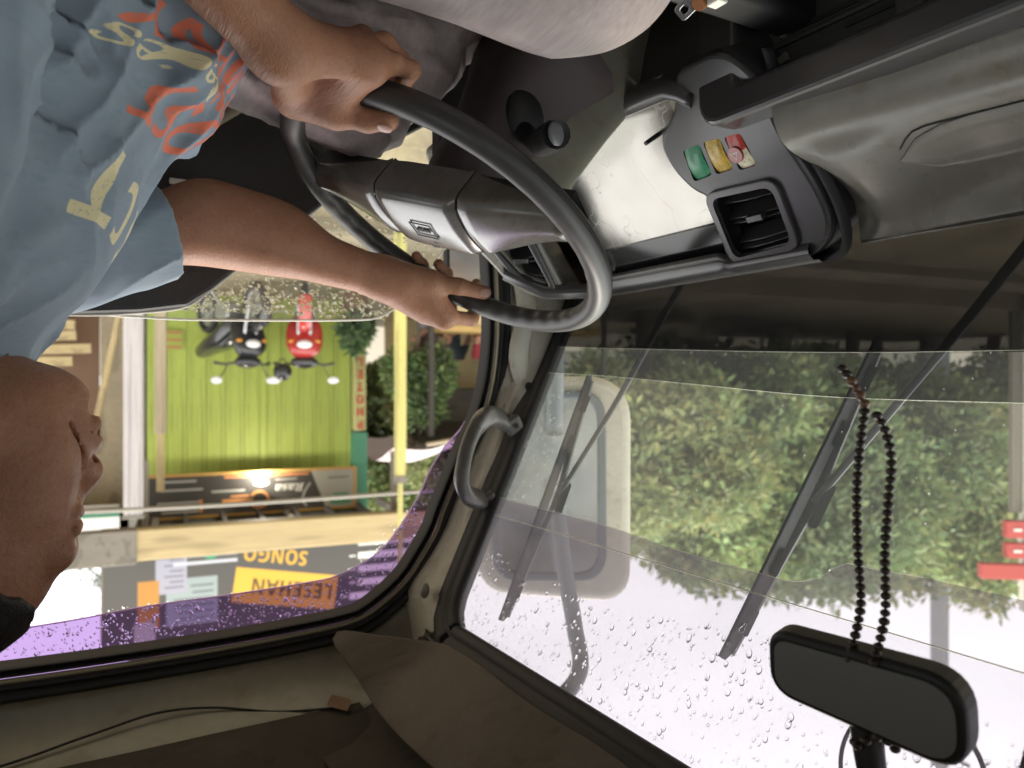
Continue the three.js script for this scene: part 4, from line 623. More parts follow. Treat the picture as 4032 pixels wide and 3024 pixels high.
{ // the lime green shop
  const g = lot('shop_building', 'shop with lime green folding doors under a dark banner and a long tan canopy beam', 'building', 1.03, 13, TER);
  const H = 2.9, n = 11, w = 3.1 / n;
  for (let i = 0; i < n; i++) part(g, 'door_panel', box(w - 0.006, H, 0.05, -1.55 + w * (i + 0.5), H / 2, (i % 2) * 0.006, 0.004), M.lime);
  part(g, 'door_backing', box(3.1, H, 0.04, 0, H / 2, 0.07), M.brown);
  part(g, 'centre_post', box(0.1, H, 0.06, 0.15, H / 2, -0.04, 0.01), M.lime, 'darker lime post between the doors');
  part(g, 'body_wall', slab([[-1.8, 0], [-1.57, 0], [-1.57, 2.95], [1.57, 2.95], [1.57, 0], [1.72, 0], [1.72, 7.2], [-1.8, 7.2]], 6, { o: V(0, 0, 0) }), M.wallgrey);
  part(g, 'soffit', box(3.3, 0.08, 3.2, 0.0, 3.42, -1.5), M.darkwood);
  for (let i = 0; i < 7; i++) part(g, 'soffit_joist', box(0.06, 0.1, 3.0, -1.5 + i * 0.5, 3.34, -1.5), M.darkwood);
  part(g, 'canopy_beam', box(5.2, 0.36, 0.16, 0.35, 3.26, -3.1, 0.02), M.tanboard);
  part(g, 'beam_end', box(0.95, 0.4, 0.18, -2.0, 3.27, -3.12, 0.02), M.tin, 'weathered darker length of the canopy beam');
  for (const x of [-1.4, 0.4, 2.0]) part(g, 'canopy_bracket', box(0.08, 0.12, 3, x, 3.12 + 0.25, -1.6), M.tin);
  part(g, 'crate_mark', board(0.26, 0.3).translate(-1.17, 0.72, -0.05), print('marks', canvasTex(64, 64, (c) => { c.fillStyle = '#8d9a44'; c.fillRect(0, 0, 64, 64); c.fillStyle = '#a0703f'; for (const y of [4, 28, 52]) c.fillRect(4, y, 56, 9); })));
  const lamp = part(g, 'ceiling_lamp', new THREE.SphereGeometry(0.085, 16, 10).scale(1.3, 0.55, 1).translate(0.02, 2.86, -1.1), std('lampglow', [0.9, 0.9, 0.88], 0.4, { emissive: lin(1, 1, 0.96), emissiveIntensity: 1.3 }), 'lit white lamp under the canopy');
  const pl = new THREE.PointLight(0xfff6e8, 1.2); pl.position.copy(st(1.03 + 0.02, 13 - 1.1, TER + 2.74)); pl.castShadow = true; scene.add(pl);
}
{ // dark banner
  const g = lot('shop_banner', 'dark shop banner with pale lines of print, an orange emblem and a brown frame', 'banner', 0.98, 12.15, 1.63);
  const t = canvasTex(1024, 220, (c, w, h) => {
    c.fillStyle = '#2f2c26'; c.fillRect(0, 0, w, h); c.fillStyle = '#8a877a'; c.beginPath(); c.moveTo(0, 0); c.lineTo(150, 0); c.lineTo(230, h); c.lineTo(0, h); c.fill();
    c.fillStyle = '#4d7a5c'; c.fillRect(20, 20, 110, 26); c.fillRect(34, 70, 80, 14); c.fillStyle = '#5b5a50'; c.fillRect(30, 168, 110, 10);
    c.strokeStyle = '#a8703c'; c.lineWidth = 13; c.beginPath(); c.arc(490, 72, 44, 0.5, 6); c.stroke(); c.fillStyle = '#a8703c'; c.fillRect(520, 66, 150, 16); c.fillRect(540, 92, 90, 10);
    c.fillStyle = '#a9a79c'; c.font = 'italic bold 62px serif'; c.fillText('Rasa', 262, 150); c.lineWidth = 9; c.strokeStyle = '#8f8d83'; c.beginPath(); c.moveTo(250, 20); c.quadraticCurveTo(300, 60, 232, 150); c.stroke();
    c.fillStyle = '#8f8d86'; for (const [x, y, ww] of [[780, 24, 170], [780, 48, 210], [770, 72, 200], [560, 122, 160], [760, 140, 190], [790, 185, 170]]) c.fillRect(x, y, ww, 11);
    c.fillStyle = '#a5683a'; c.fillRect(762, 20, 14, 70); c.fillRect(240, 196, 420, 12); c.fillStyle = '#77756c'; c.fillRect(300, 172, 110, 9);
    c.strokeStyle = '#9a7236'; c.lineWidth = 6; c.strokeRect(2, 2, w - 4, h - 4);
  });
  part(g, 'banner_sheet', board(2.98, 0.6).translate(0, 0, -0.03), print('bannerprint', t));
  part(g, 'banner_frame', box(3.06, 0.66, 0.05, 0, 0, 0, 0.01), M.signframe);
  g.rotation.z = -0.004;
}
{ // upper sign with yellow bands
  const g = lot('upper_sign', 'grey roof sign with yellow bands and rows of white print above the canopy beam', 'sign', 1.15, 10.6, 2.56);
  const t = canvasTex(1024, 330, (c, w, h) => {
    c.fillStyle = '#55524c'; c.fillRect(0, 0, w, h); c.fillStyle = '#dba73a'; c.fillRect(0, h - 34, 640, 24);
    c.save(); c.translate(470, 150); c.rotate(0.16); c.fillStyle = '#e0ad3e'; c.fillRect(-150, -70, 330, 100); c.fillStyle = '#5a4a25'; c.font = 'bold 62px sans-serif'; c.fillText('LESEHAN', -140, 2, 310); c.fillStyle = '#e0ad3e'; c.font = 'bold 58px sans-serif'; c.fillText('SONGO', -40, 92, 220); c.restore();
    c.fillStyle = '#e8e6dc'; for (const [x, y, ww] of [[60, 120, 190], [60, 160, 190], [60, 200, 190], [60, 240, 190], [190, 80, 90]]) { c.fillRect(x, y, ww, 20); c.fillRect(x + ww + 8, y + 8, 22, 5); }
    c.fillStyle = '#98a3a0'; c.fillRect(700, 60, 150, 130); c.fillStyle = '#a3a1ab'; c.fillRect(790, 150, 90, 120); c.fillStyle = '#b9833a'; c.fillRect(870, 60, 60, 130); c.fillStyle = '#b3b1a6'; c.fillRect(880, 10, 60, 70); c.fillStyle = '#6d7675'; for (let y = 74; y < 180; y += 18) c.fillRect(712, y, 60 + (y * 37) % 60, 6); c.fillStyle = '#7a7883'; for (let y = 165; y < 260; y += 15) c.fillRect(800, y, 40 + (y * 23) % 30, 5); c.fillStyle = '#3f9a63'; c.beginPath(); c.arc(720, 262, 26, 0, 7); c.fill(); c.fillStyle = '#c9c8cc'; for (const y of [225, 245, 285]) c.fillRect(640, y, 190, 9);
  });
  part(g, 'sign_face', board(4.1, 1.5).translate(0, 0, -0.07), print('signprint', t));
  part(g, 'sign_box', box(4.16, 1.56, 0.12, 0, 0, 0, 0.01), M.tin);
  for (const x of [-1.6, 1.6]) part(g, 'sign_post', box(0.08, 1.2, 0.08, x, -1.0, 0.15), M.tin);
  g.rotation.z = 0;
}
{ // posts and the vertical sign
  const post = (name, label, s, q, w, y1, mat, cat = 'post') => { const g = lot(name, label, cat, s, q, ROAD); part(g, 'shaft', box(w, y1 - ROAD, w, 0, (y1 - ROAD) / 2, 0, 0.015), mat); return g; };
  const a = post('white_post', 'broad white post standing by the kerb beside the green shop', -0.51, 9.4, 0.19, 1.44, M.whitepost); part(a, 'base', box(0.3, 0.2, 0.3, 0, 0.1, 0, 0.02), M.wallgrey); part(a, 'post_cap', box(0.22, 0.03, 0.22, 0, 3.3, 0, 0.005), M.wallgrey);
  const b = post('beige_post', 'short beige post in front of the green folding doors', -0.28, 11, 0.14, 0.64, M.wallbeige); part(b, 'upper_pipe', box(0.09, 0.8, 0.09, 0, 2.85, 0, 0.01), M.tanboard);
  const c = post('vertical_sign', 'narrow pale vertical sign with stacked red letters at the shop corner', 2.6, 12.4, 0.2, 0.74, std('signpale', [0.5, 0.5, 0.2], 0.6, { map: scaled(plaster, 1) }), 'sign');
  part(c, 'green_top', box(0.24, 1.25, 0.2, 0, 3.25, 0, 0.01), M.signgreen);
  std('signred', [0.45, 0.05, 0.04], 0.6);
  ['P', 'H', 'O', 'T', 'E', 'L'].forEach((ch, i) => { const t = new TextGeometry(ch, { font, size: 0.14, depth: 0.012, curveSegments: 4 }); t.computeBoundingBox(); const m = (t.boundingBox.max.x + t.boundingBox.min.x) / 2; t.translate(-m, 0, 0).scale(0.95, 1, 1).rotateY(Math.PI); part(c, 'sign_letter', t.translate(0, 2.43 - i * 0.2, -0.101), M.signred); });
  const d = lot('yellow_pole', 'tall pale yellow pole standing in front of the food stall', 'pole', 2.2, 8.3, ROAD); part(d, 'lower_shaft', new THREE.CylinderGeometry(0.066, 0.07, 2.9, 20).translate(0, 1.45, 0), M.yellowpole); part(d, 'upper_shaft', new THREE.CylinderGeometry(0.025, 0.03, 2.4, 12).translate(0, 4.05, 0), M.yellowpole); part(d, 'pole_collar', new THREE.CylinderGeometry(0.075, 0.075, 0.08, 20).translate(0, 2.9, 0), M.tin);
  const e = thing('overhead_cable', 'thick grey cable strung along the shop front', 'cable'); part(e, 'cable', tube([st(-6, 9, 1.2), st(-0.5, 9, 1.32), st(2.6, 9, 1.3), st(4.2, 9, 1.28), st(5.2, 10.4, 1.2)], 0.022, 60, 6), std('cablegrey', [0.25, 0.23, 0.19], 0.8));
  const f = thing('overhead_cable', 'thin black wire slung high above the low beige house', 'cable'); part(f, 'cable', tube([st(-8, 13, 3.1), st(-2, 13, 3.0), st(0, 13, 3.15)], 0.008, 30, 5), M.black); part(f, 'cable', tube([st(-8, 13, 3.5), st(-2, 13, 3.35), st(0, 13, 3.5)], 0.008, 30, 5), M.black);
}
{ // low house beside the shop
  const g = lot('low_house', 'low beige house with brown shutters and a tiled eave next to the green shop', 'house', -3.0, 13.6, TER);
  part(g, 'wall', slab([[-2.4, 0], [2.15, 0], [2.15, 3.6], [-2.4, 3.6]], 4, { holes: [[[-1.2, 1.0], [0.2, 1.0], [0.2, 2.3], [-1.2, 2.3]], [[0.9, 0.02], [1.8, 0.02], [1.8, 2.2], [0.9, 2.2]]] }), M.wallbeige);
  for (let i = 0; i < 9; i++) part(g, 'shutter_slat', at(box(1.36, 0.1, 0.02), -0.5, 1.08 + i * 0.14, 0.06, 0.5), M.brown);
  part(g, 'window_frame', slab([[-1.26, 0.94], [0.26, 0.94], [0.26, 2.36], [-1.26, 2.36]], 0.08, { holes: [[[-1.2, 1.0], [0.2, 1.0], [0.2, 2.3], [-1.2, 2.3]]], o: V(0, 0, -0.04) }), M.tanboard);
  const dr = part(g, 'house_door', box(0.86, 2.1, 0.05, 1.35, 1.06, 0.1, 0.005), M.brown); part(dr, 'door_handle', new THREE.SphereGeometry(0.03, 10, 8).translate(1.05, 1.05, 0.06), M.chrome);
  const roof = part(g, 'roof', slab([[-0.7, 3.25], [-0.66, 3.33], [2.0, 4.7], [4.6, 3.5], [4.6, 3.42], [2.0, 4.6]], 5.1, { o: V(-2.65, 0, 0), ex: V(0, 0, 1), ey: V(0, 1, 0), ez: V(1, 0, 0) }), M.tin); roof.geometry.scale(1, 1, 1);
  part(g, 'white_board', box(0.72, 0.42, 0.04, 1.75, 3.42, -0.62, 0.005), M.white); part(g, 'green_stripe', box(0.72, 0.06, 0.012, 1.75, 3.36, -0.65), M.signgreen);
  for (let i = 0; i < 4; i++) part(g, 'stacked_board', at(box(0.9, 0.14, 0.06, 0, 0, 0, 0.005), 1.2 + rr(-0.2, 0.2), 0.5 + i * 0.19, -0.4, 0, 0, rr(-0.05, 0.05)), M.tanboard);
  part(g, 'leaning_pole', limb([[2.2, 0, -0.9], [1.55, 3.2, -0.5]], [0.05, 0.05], 3, 8), M.tanboard);
}
{ // food stall with tan back wall, dark awning and pink tent behind
  const g = lot('food_stall', 'open food stall with a dark sloping awning and a tan back wall', 'stall', 4.3, 11.4, TER);
  part(g, 'back_wall', box(3.2, 1.62, 0.06, 0.3, 0.7, 0.9, 0.01), M.tanboard);
  part(g, 'awning', loft([[-1.6, 2.1], [-0.8, 2.0], [0.2, 1.66], [0.9, 1.46]].reverse().map(([z, y]) => [[-1.35, y + (z < -0.5 ? 0.1 : 0), z], [-0.7, y + 0.02, z], [0.6, y, z], [1.5, y + 0.05, z]]), { u: 18, v: 14 }), M.darkwood);
  part(g, 'awning_edge', tube([[-1.35, 2.2, -1.6], [-0.6, 2.12, -1.61], [0.9, 2.1, -1.62], [1.5, 2.13, -1.6]], 0.03, 30, 6), M.wallbeige);
  part(g, 'awning_valance', loft([[-1.3, 1.52], [-0.5, 1.5], [0.9, 1.49], [1.5, 1.5]].map(([x, y]) => [[x, y, -0.5], [x, y - 0.02, -0.52], [x, y + 0.55, -0.6]]), { v: 16 }), M.darkwood);
  for (const x of [-1.25, 1.4]) part(g, 'stall_post', box(0.06, 2.1, 0.06, x, 1.05, -1.5), M.darkwood);
  part(g, 'red_cloth', at(box(0.3, 0.26, 0.03, 0, 0, 0, 0.01), -0.95, 1.05, 0.5), std('redcloth', [0.55, 0.09, 0.06], 0.85)); part(g, 'purple_cloth', at(box(0.3, 0.3, 0.03, 0, 0, 0, 0.01), -0.95, 1.32, 0.52), std('purplecloth', [0.2, 0.1, 0.42], 0.85));
  part(g, 'counter', box(2.6, 0.08, 0.5, 0.3, 0.62, -0.9, 0.01), std('countertop', [0.5, 0.34, 0.12], 0.6, { map: scaled(plaster, 1) })); part(g, 'counter_front', box(2.5, 0.6, 0.04, 0.3, 0.3, -1.1), M.tanboard);
  const t = lot('tent', 'pale pink tent roof rising behind the food stall', 'tent', 5.0, 14.5, TER);
  part(t, 'canvas_roof', loft([[-1.7, 2.5, -1.6], [-1.0, 2.55, -1.5], [-0.2, 2.3, -1.4], [0.9, 1.95, -1.4], [2.6, 1.6, -1.6]].map(([x, y, z]) => [[x, y, z], [x, y + 0.35, 0], [x, y, 1.8]]), { u: 12, v: 20 }), M.pinktent);
  for (const [x, z] of [[-1.6, -1.5], [2.5, -1.5], [-1.6, 1.7], [2.5, 1.7]]) part(t, 'tent_pole', new THREE.CylinderGeometry(0.025, 0.025, 1.6, 8).translate(x, 0.8, z), M.tin);
}
{ // far white building with red sign blocks, and a grey column behind the trees
  const dirAt = (x, z, D, y) => V(x * D, y, z * D);
  const g = thing('sign_tower', 'white roadside sign tower with stacked red blocks beside the trees', 'sign', dirAt(0.449, -0.894, 17.5, ROAD).toArray()); g.rotation.y = SROT + 0.55;
  part(g, 'white_panel', box(1.3, 6.2, 0.4, 0.75, 3.1, 0, 0.03), std('whitewall', [0.72, 0.7, 0.66], 0.8, { map: scaled(plaster, 0.3) }));
  for (const [y, w, h] of [[4.6, 0.36, 0.32], [5.0, 0.36, 0.28], [5.4, 0.8, 0.28]]) part(g, 'red_block', box(w, h, 0.2, 0.1 - w / 2, y, -0.06, 0.02), M.signred);
  for (const y of [4.6, 5.0]) part(g, 'white_tag', box(0.14, 0.05, 0.03, -0.08, y, -0.175), M.white);
  part(g, 'support_post', box(0.16, 4.3, 0.16, 0.0, 2.15, 0.1), M.tin);
  const c = thing('utility_column', 'tall grey utility column rising behind the roadside trees', 'column', dirAt(0.514, -0.858, 27, ROAD).toArray()); part(c, 'shaft', new THREE.CylinderGeometry(0.24, 0.28, 14, 20).translate(0, 7, 0), std('columngrey', [0.3, 0.32, 0.32], 0.7)); part(c, 'crossarm', box(1.8, 0.1, 0.1, 0, 13.2, 0), M.columngrey);
  const b = thing('concrete_building', 'plain grey building closing the street behind the trees', 'building', dirAt(0.7, -0.714, 46, ROAD).toArray()); b.rotation.y = SROT + 0.5; part(b, 'wall', box(22, 5.4, 6, 0, 2.7, 3), M.wallgrey);
  for (let i = 0; i < 6; i++) part(b, 'window', box(1.4, 1.2, 0.08, -8 + i * 3.1, 3.2, -0.02), M.darkglass);
}
/* ---------- trees and plants ---------- */
const leafGeo = (() => { const p = [], ix = []; let s = 3; const R = () => { s = (s * 16807) % 2147483647; return s / 2147483647; }; for (let i = 0; i < 7; i++) { const a = R() * 6.28, e = R() * 1.6 - 0.6, d = V(Math.cos(a) * Math.cos(e), Math.sin(e), Math.sin(a) * Math.cos(e)), o = d.clone().multiplyScalar(0.25 + R() * 0.5), w = V(R() - 0.5, R() - 0.5, R() - 0.5).cross(d).normalize().multiplyScalar(0.2), k = p.length / 3; for (const q of [o, o.clone().addScaledVector(d, 0.45).add(w), o.clone().addScaledVector(d, 0.95), o.clone().addScaledVector(d, 0.45).sub(w)]) p.push(q.x, q.y, q.z); ix.push(k, k + 1, k + 2, k, k + 2, k + 3); } const g = new THREE.BufferGeometry(); g.setAttribute('position', new THREE.Float32BufferAttribute(p, 3)); g.setIndex(ix); g.computeVertexNormals(); return g; })();
std('leaf', [1, 1, 1], 0.55, { transmission: 0.3, thickness: 0 }); M.leaf.roughness = 0.95; std('bark', [0.12, 0.095, 0.07], 0.9, { map: scaled(T.grime, 1) });
function crown(parent, c, r, n, size, tint, lumps = 9) { // leaf sprays gathered on boughs inside an uneven ellipsoid
  const im = new THREE.InstancedMesh(leafGeo, M.leaf, n), m = new THREE.Matrix4(), q = new THREE.Quaternion(), col = new THREE.Color(), L = [];
  for (let i = 0; i < lumps; i++) { const a = rnd() * 6.28, e = Math.asin(rr(-0.8, 0.95)), k = rr(0.45, 0.85); L.push([V(Math.cos(a) * Math.cos(e) * r[0] * k, Math.sin(e) * r[1] * k, Math.sin(a) * Math.cos(e) * r[2] * k), rr(0.28, 0.5), rr(0.75, 1.25)]); }
  for (let i = 0; i < n; i++) {
    const l = L[Math.floor(rnd() * lumps)], a = rnd() * 6.28, e = Math.asin(rr(-1, 1)), k = l[1] * Math.pow(rnd(), 0.4);
    const p = V(c[0] + l[0].x + Math.cos(a) * Math.cos(e) * r[0] * k, c[1] + l[0].y + Math.sin(e) * r[1] * k, c[2] + l[0].z + Math.sin(a) * Math.cos(e) * r[2] * k), s = size * rr(0.7, 1.4);
    q.setFromEuler(new THREE.Euler(rr(-1, 1), rr(0, 6.28), rr(-1, 1))); m.compose(p, q, V(s, s, s)); im.setMatrixAt(i, m);
    const v = l[2] * rr(0.7, 1.35), ye = rr(0.85, 1.3); im.setColorAt(i, col.setRGB(tint[0] * v * ye, tint[1] * v, tint[2] * v));
  }
  im.name = 'crown'; im.userData.kind = 'stuff'; im.castShadow = im.receiveShadow = true; parent.add(im); return im;
}
function tree(label, p, top, rx, n, tint, size = 0.3, low = -1.6, group = 'roadside trees') {
  const g = thing('roadside_tree', label, 'tree', [p[0], ROAD, p[1]], group), cy = (top + low) / 2 - ROAD, ry = (top - low) / 2;
  part(g, 'trunk', [limb([[0, 0, 0], [0.1, cy * 0.4, 0.05], [-0.05, cy * 0.8, 0], [0.05, cy + ry * 0.5, 0.1]], [0.2, 0.15, 0.12, 0.04], 20, 10), ...[0, 1, 2, 3, 4].map((k) => limb([[0, cy * (0.55 + k * 0.07), 0], [Math.cos(k * 2.4) * rx * 0.35, cy * 0.9 + k * 0.1, Math.sin(k * 2.4) * rx * 0.35], [Math.cos(k * 2.4) * rx * 0.7, cy + ry * 0.3, Math.sin(k * 2.4) * rx * 0.7]], [0.07, 0.05, 0.02], 8, 6))], M.bark);
  crown(g, [0, cy, 0], [rx, ry, rx], Math.round(n * 1.9), size * 0.72, tint, 14);
  return g;
}
const G1 = [0.19, 0.255, 0.095], G2 = [0.18, 0.25, 0.1], G3 = [0.22, 0.27, 0.1];
tree('yellow-green tree just beyond the outside mirror', [11.4, -9.6], 3.3, 2.2, 2600, G3, 0.26, -1.0);
tree('bushy mid green tree second along the road from the outside mirror', [12.6, -12.2], 5.0, 2.6, 3200, G1);
tree('dense green tree filling the middle of the windshield', [12.9, -14.9], 5.9, 2.8, 3600, G2);
tree('broad green tree directly behind the raised left wiper', [13.2, -18.2], 6.4, 3.0, 3600, G1, 0.34);
tree('pale green tree behind the prayer beads', [13.4, -21.8], 6.6, 3.1, 3400, G3, 0.36);
tree('light green tree beside the red sign blocks', [13.2, -25], 5.6, 3.0, 3000, G3, 0.36);
tree('large green tree standing behind the front row', [17.5, -16.5], 6.2, 3.6, 3000, G2, 0.45);
tree('tall green tree at the back near the utility column', [17.2, -25], 7.4, 3.8, 3000, G2, 0.5);
tree('round green tree behind the pink tent', [19.5, -6.6], 4.2, 2.8, 2600, G1, 0.36, -1.0);
tree('low leafy tree at the stall end near the pillar', [14.5, -7.4], 2.2, 1.6, 1800, G3, 0.24, -1.3);
tree('sparse tree rising over the stall tent', [17.5, -3.6], 3.4, 1.9, 1500, G3, 0.3, 0.4);
{ // leafy shrub in front of the stall, and bedding plants
  const shrub = (label, s, q, h, r, n, tint) => { const g = lot('shrub', label, 'shrub', s, q, TER, 'shrubs by the food stall'); part(g, 'stem', limb([[0, 0, 0], [0.03, h * 0.5, 0], [-0.02, h * 0.9, 0.02]], [0.03, 0.025, 0.012], 8, 6), M.bark); const p = part(g, 'pot', new THREE.CylinderGeometry(0.2, 0.15, 0.3, 18, 1, true).translate(0, 0.15, 0), M.brown); crown(g, [0, h * 0.72, 0], [r, h * 0.42, r], n, 0.11, tint, 7); };
  shrub('tall potted shrub between the red lettered sign and the yellow pole', 2.98, 10.4, 1.9, 0.5, 1100, [0.09, 0.15, 0.04]);
  shrub('bright potted shrub at the pillar end of the food stall', 4.75, 11.0, 1.45, 0.35, 700, [0.13, 0.2, 0.05]);
  shrub('small potted shrub beside the red motorbike', 2.35, 11.4, 0.9, 0.25, 400, [0.08, 0.15, 0.05]);
  const pt = lot('palm_tree', 'small palm with spiky fronds rising over the low house roof', 'palm', -1.35, 20, ROAD);
  part(pt, 'trunk', limb([[0, 0, 0], [0.1, 3, 0], [0, 6.2, 0]], [0.16, 0.13, 0.1], 10, 10), M.bark);
  const fr = std('frond', [0.06, 0.11, 0.04], 0.7);
  for (let i = 0; i < 14; i++) { const a = i / 14 * 6.28, e = 0.25 + 0.7 * ((i * 7) % 5) / 5, g = []; for (let k = 0; k < 12; k++) { const t = k / 11, x = t * 1.25, y = Math.sin(e) * x - 0.55 * x * x, px = x * Math.cos(e); for (const sg of [-1, 1]) g.push(new THREE.ConeGeometry(0.02, 0.42 * (1 - 0.5 * t), 3).translate(0, 0.2, 0).rotateX(sg * 1.1).rotateZ(-0.5).translate(px, y, 0)); } const m = merge(g).rotateY(a).translate(0, 6.2, 0); part(pt, 'frond', m, fr); }
}
/* ---------- motorbikes and helmet ---------- */
std('tyre', [0.02, 0.02, 0.02], 0.8); std('bikered', [0.4, 0.03, 0.025], 0.3, { clearcoat: 0.7, clearcoatRoughness: 0.1 }); std('bikeblack', [0.02, 0.021, 0.023], 0.3, { clearcoat: 0.5 }); std('bikesilver', [0.42, 0.42, 0.42], 0.35, { metalness: 0.7 }); std('lens', [0.75, 0.76, 0.74], 0.1, { clearcoat: 1 });
function bike(label, s, q, turn, shell) { // front towards -z
  const g = lot('motorbike', label, 'motorbike', s, q, TER, 'motorbikes parked before the green shop', turn);
  const wheelOf = (z) => { const w = part(g, 'wheel', new THREE.TorusGeometry(0.235, 0.045, 10, 32).rotateY(Math.PI / 2).translate(0, 0.28, z), M.tyre); part(w, 'rim', new THREE.TorusGeometry(0.18, 0.014, 8, 28).rotateY(Math.PI / 2).translate(0, 0.28, z), M.bikesilver); part(w, 'hub', new THREE.CylinderGeometry(0.04, 0.04, 0.11, 14).rotateZ(Math.PI / 2).translate(0, 0.28, z), M.bikesilver); for (let k = 0; k < 6; k++) part(w, 'spoke', box(0.012, 0.34, 0.02).rotateX(k * Math.PI / 6).translate(0, 0.28, z), M.bikesilver); };
  wheelOf(-0.62); wheelOf(0.62);
  for (const x of [-0.07, 0.07]) part(g, 'fork_leg', limb([[x, 0.28, -0.62], [x, 0.6, -0.5], [x, 0.85, -0.4]], [0.022, 0.024, 0.024], 8, 8), M.bikesilver);
  part(g, 'front_fender', loft([-1.9, -1.3, -0.7, 0, 0.5].map((a) => [[-0.07, 0.28 + Math.cos(a) * 0.3, -0.62 + Math.sin(a) * 0.3 - 0.0], [0, 0.28 + Math.cos(a) * 0.325, -0.62 + Math.sin(a) * 0.325], [0.07, 0.28 + Math.cos(a) * 0.3, -0.62 + Math.sin(a) * 0.3]]), { u: 8, v: 16 }), shell);
  const sec = (y, w, z, d) => { const r = []; for (let j = 0; j <= 20; j++) { const a = j / 20 * 6.2832, c = Math.cos(a), n = Math.sin(a); r.push(V(Math.sign(c) * Math.pow(Math.abs(c), 0.7) * w, y, z + n * d)); } return r; };
  part(g, 'leg_shield', loft([sec(0.36, 0.1, -0.33, 0.04), sec(0.5, 0.2, -0.4, 0.06), sec(0.68, 0.215, -0.46, 0.09), sec(0.8, 0.19, -0.49, 0.11), sec(0.88, 0.12, -0.47, 0.09), sec(0.9, 0.02, -0.45, 0.02)], { v: 24 }), shell);
  part(g, 'front_grille', box(0.16, 0.2, 0.03, 0, 0.56, -0.49, 0.012), M.bikeblack);
  part(g, 'handlebar_cowl', loft([sec(0.88, 0.1, -0.42, 0.08), sec(0.94, 0.16, -0.44, 0.1), sec(1.0, 0.13, -0.43, 0.08), sec(1.03, 0.03, -0.41, 0.03)], { v: 14 }), M.bikeblack);
  part(g, 'headlight', new THREE.SphereGeometry(0.075, 18, 12).scale(1.25, 0.75, 0.6).translate(0, 0.74, -0.575), M.lens);
  for (const x of [-1, 1]) { part(g, 'indicator', new THREE.SphereGeometry(0.03, 12, 8).scale(1.5, 0.8, 0.8).translate(x * 0.15, 0.7, -0.53), std('amber' + x, [0.6, 0.25, 0.03], 0.3)); part(g, 'handlebar', limb([[x * 0.12, 0.96, -0.4], [x * 0.25, 0.98, -0.36], [x * 0.36, 0.96, -0.3]], [0.014, 0.014, 0.02], 10, 8), M.bikeblack); const ms = part(g, 'mirror_stalk', limb([[x * 0.22, 0.98, -0.37], [x * 0.28, 1.1, -0.36], [x * 0.33, 1.15, -0.36]], [0.007, 0.007, 0.007], 8, 6), M.bikeblack); part(ms, 'mirror', new THREE.SphereGeometry(0.06, 14, 10).scale(1.2, 0.75, 0.3).translate(x * 0.35, 1.17, -0.36), M.lens); }
  part(g, 'body_shell', loft([[-0.2, 0.42, 0.08, 0.1], [0.0, 0.48, 0.1, 0.13], [0.25, 0.62, 0.13, 0.14], [0.6, 0.72, 0.12, 0.11], [0.9, 0.78, 0.06, 0.06]].map(([z, y, w, h]) => { const r = []; for (let j = 0; j <= 16; j++) { const a = j / 16 * 6.2832; r.push(V(Math.cos(a) * w, y + Math.sin(a) * h, z)); } return r; }), { v: 22 }), shell);
  part(g, 'seat', loft([[-0.12, 0.6, 0.05], [0.05, 0.72, 0.12], [0.4, 0.77, 0.14], [0.75, 0.82, 0.11], [0.82, 0.83, 0.05]].map(([z, y, w]) => { const r = []; for (let j = 0; j <= 14; j++) { const a = j / 14 * 6.2832; r.push(V(Math.cos(a) * w, y + Math.sin(a) * 0.045, z)); } return r; }), { v: 18 }), M.bikeblack);
  part(g, 'exhaust', limb([[0.12, 0.25, 0.1], [0.15, 0.25, 0.5], [0.16, 0.32, 0.95]], [0.025, 0.045, 0.05], 12, 10), M.bikesilver);
  part(g, 'engine', box(0.2, 0.2, 0.36, 0, 0.3, 0.08, 0.04), M.bikesilver); part(g, 'number_plate', box(0.22, 0.09, 0.01, 0, 0.42, -0.82, 0.004), M.bikeblack); part(g, 'side_stand', limb([[-0.08, 0.25, 0.1], [-0.22, 0.01, 0.14]], [0.012, 0.012], 3, 6), M.bikesilver);
  g.scale.setScalar(1.15); return g;
}
bike('red and black motorbike facing the street with a helmet beside its handlebar', 1.62, 11.6, 0.12, M.bikered);
bike('black motorbike turned half sideways before the green doors', 0.62, 11.7, -0.4, M.bikeblack);
{
  const h = lot('helmet', 'dark motorcycle helmet hung on the handlebar of the red motorbike', 'helmet', 1.28, 11.25, TER + 1.1), sp = new THREE.SphereGeometry(0.14, 24, 16, 0, Math.PI * 2, 0, Math.PI * 0.68).scale(0.9, 1, 1.1);
  part(h, 'shell', sp.translate(0, 0.12, 0), M.bikeblack); part(h, 'visor', new THREE.SphereGeometry(0.143, 20, 8, Math.PI * 1.1, Math.PI * 0.8, Math.PI * 0.38, Math.PI * 0.22).scale(0.92, 1, 1.12).translate(0, 0.12, 0), M.darkglass); part(h, 'strap', tube([[-0.1, 0.05, 0], [0, -0.06, 0.02], [0.1, 0.05, 0]], 0.008, 14, 5), M.black);
}
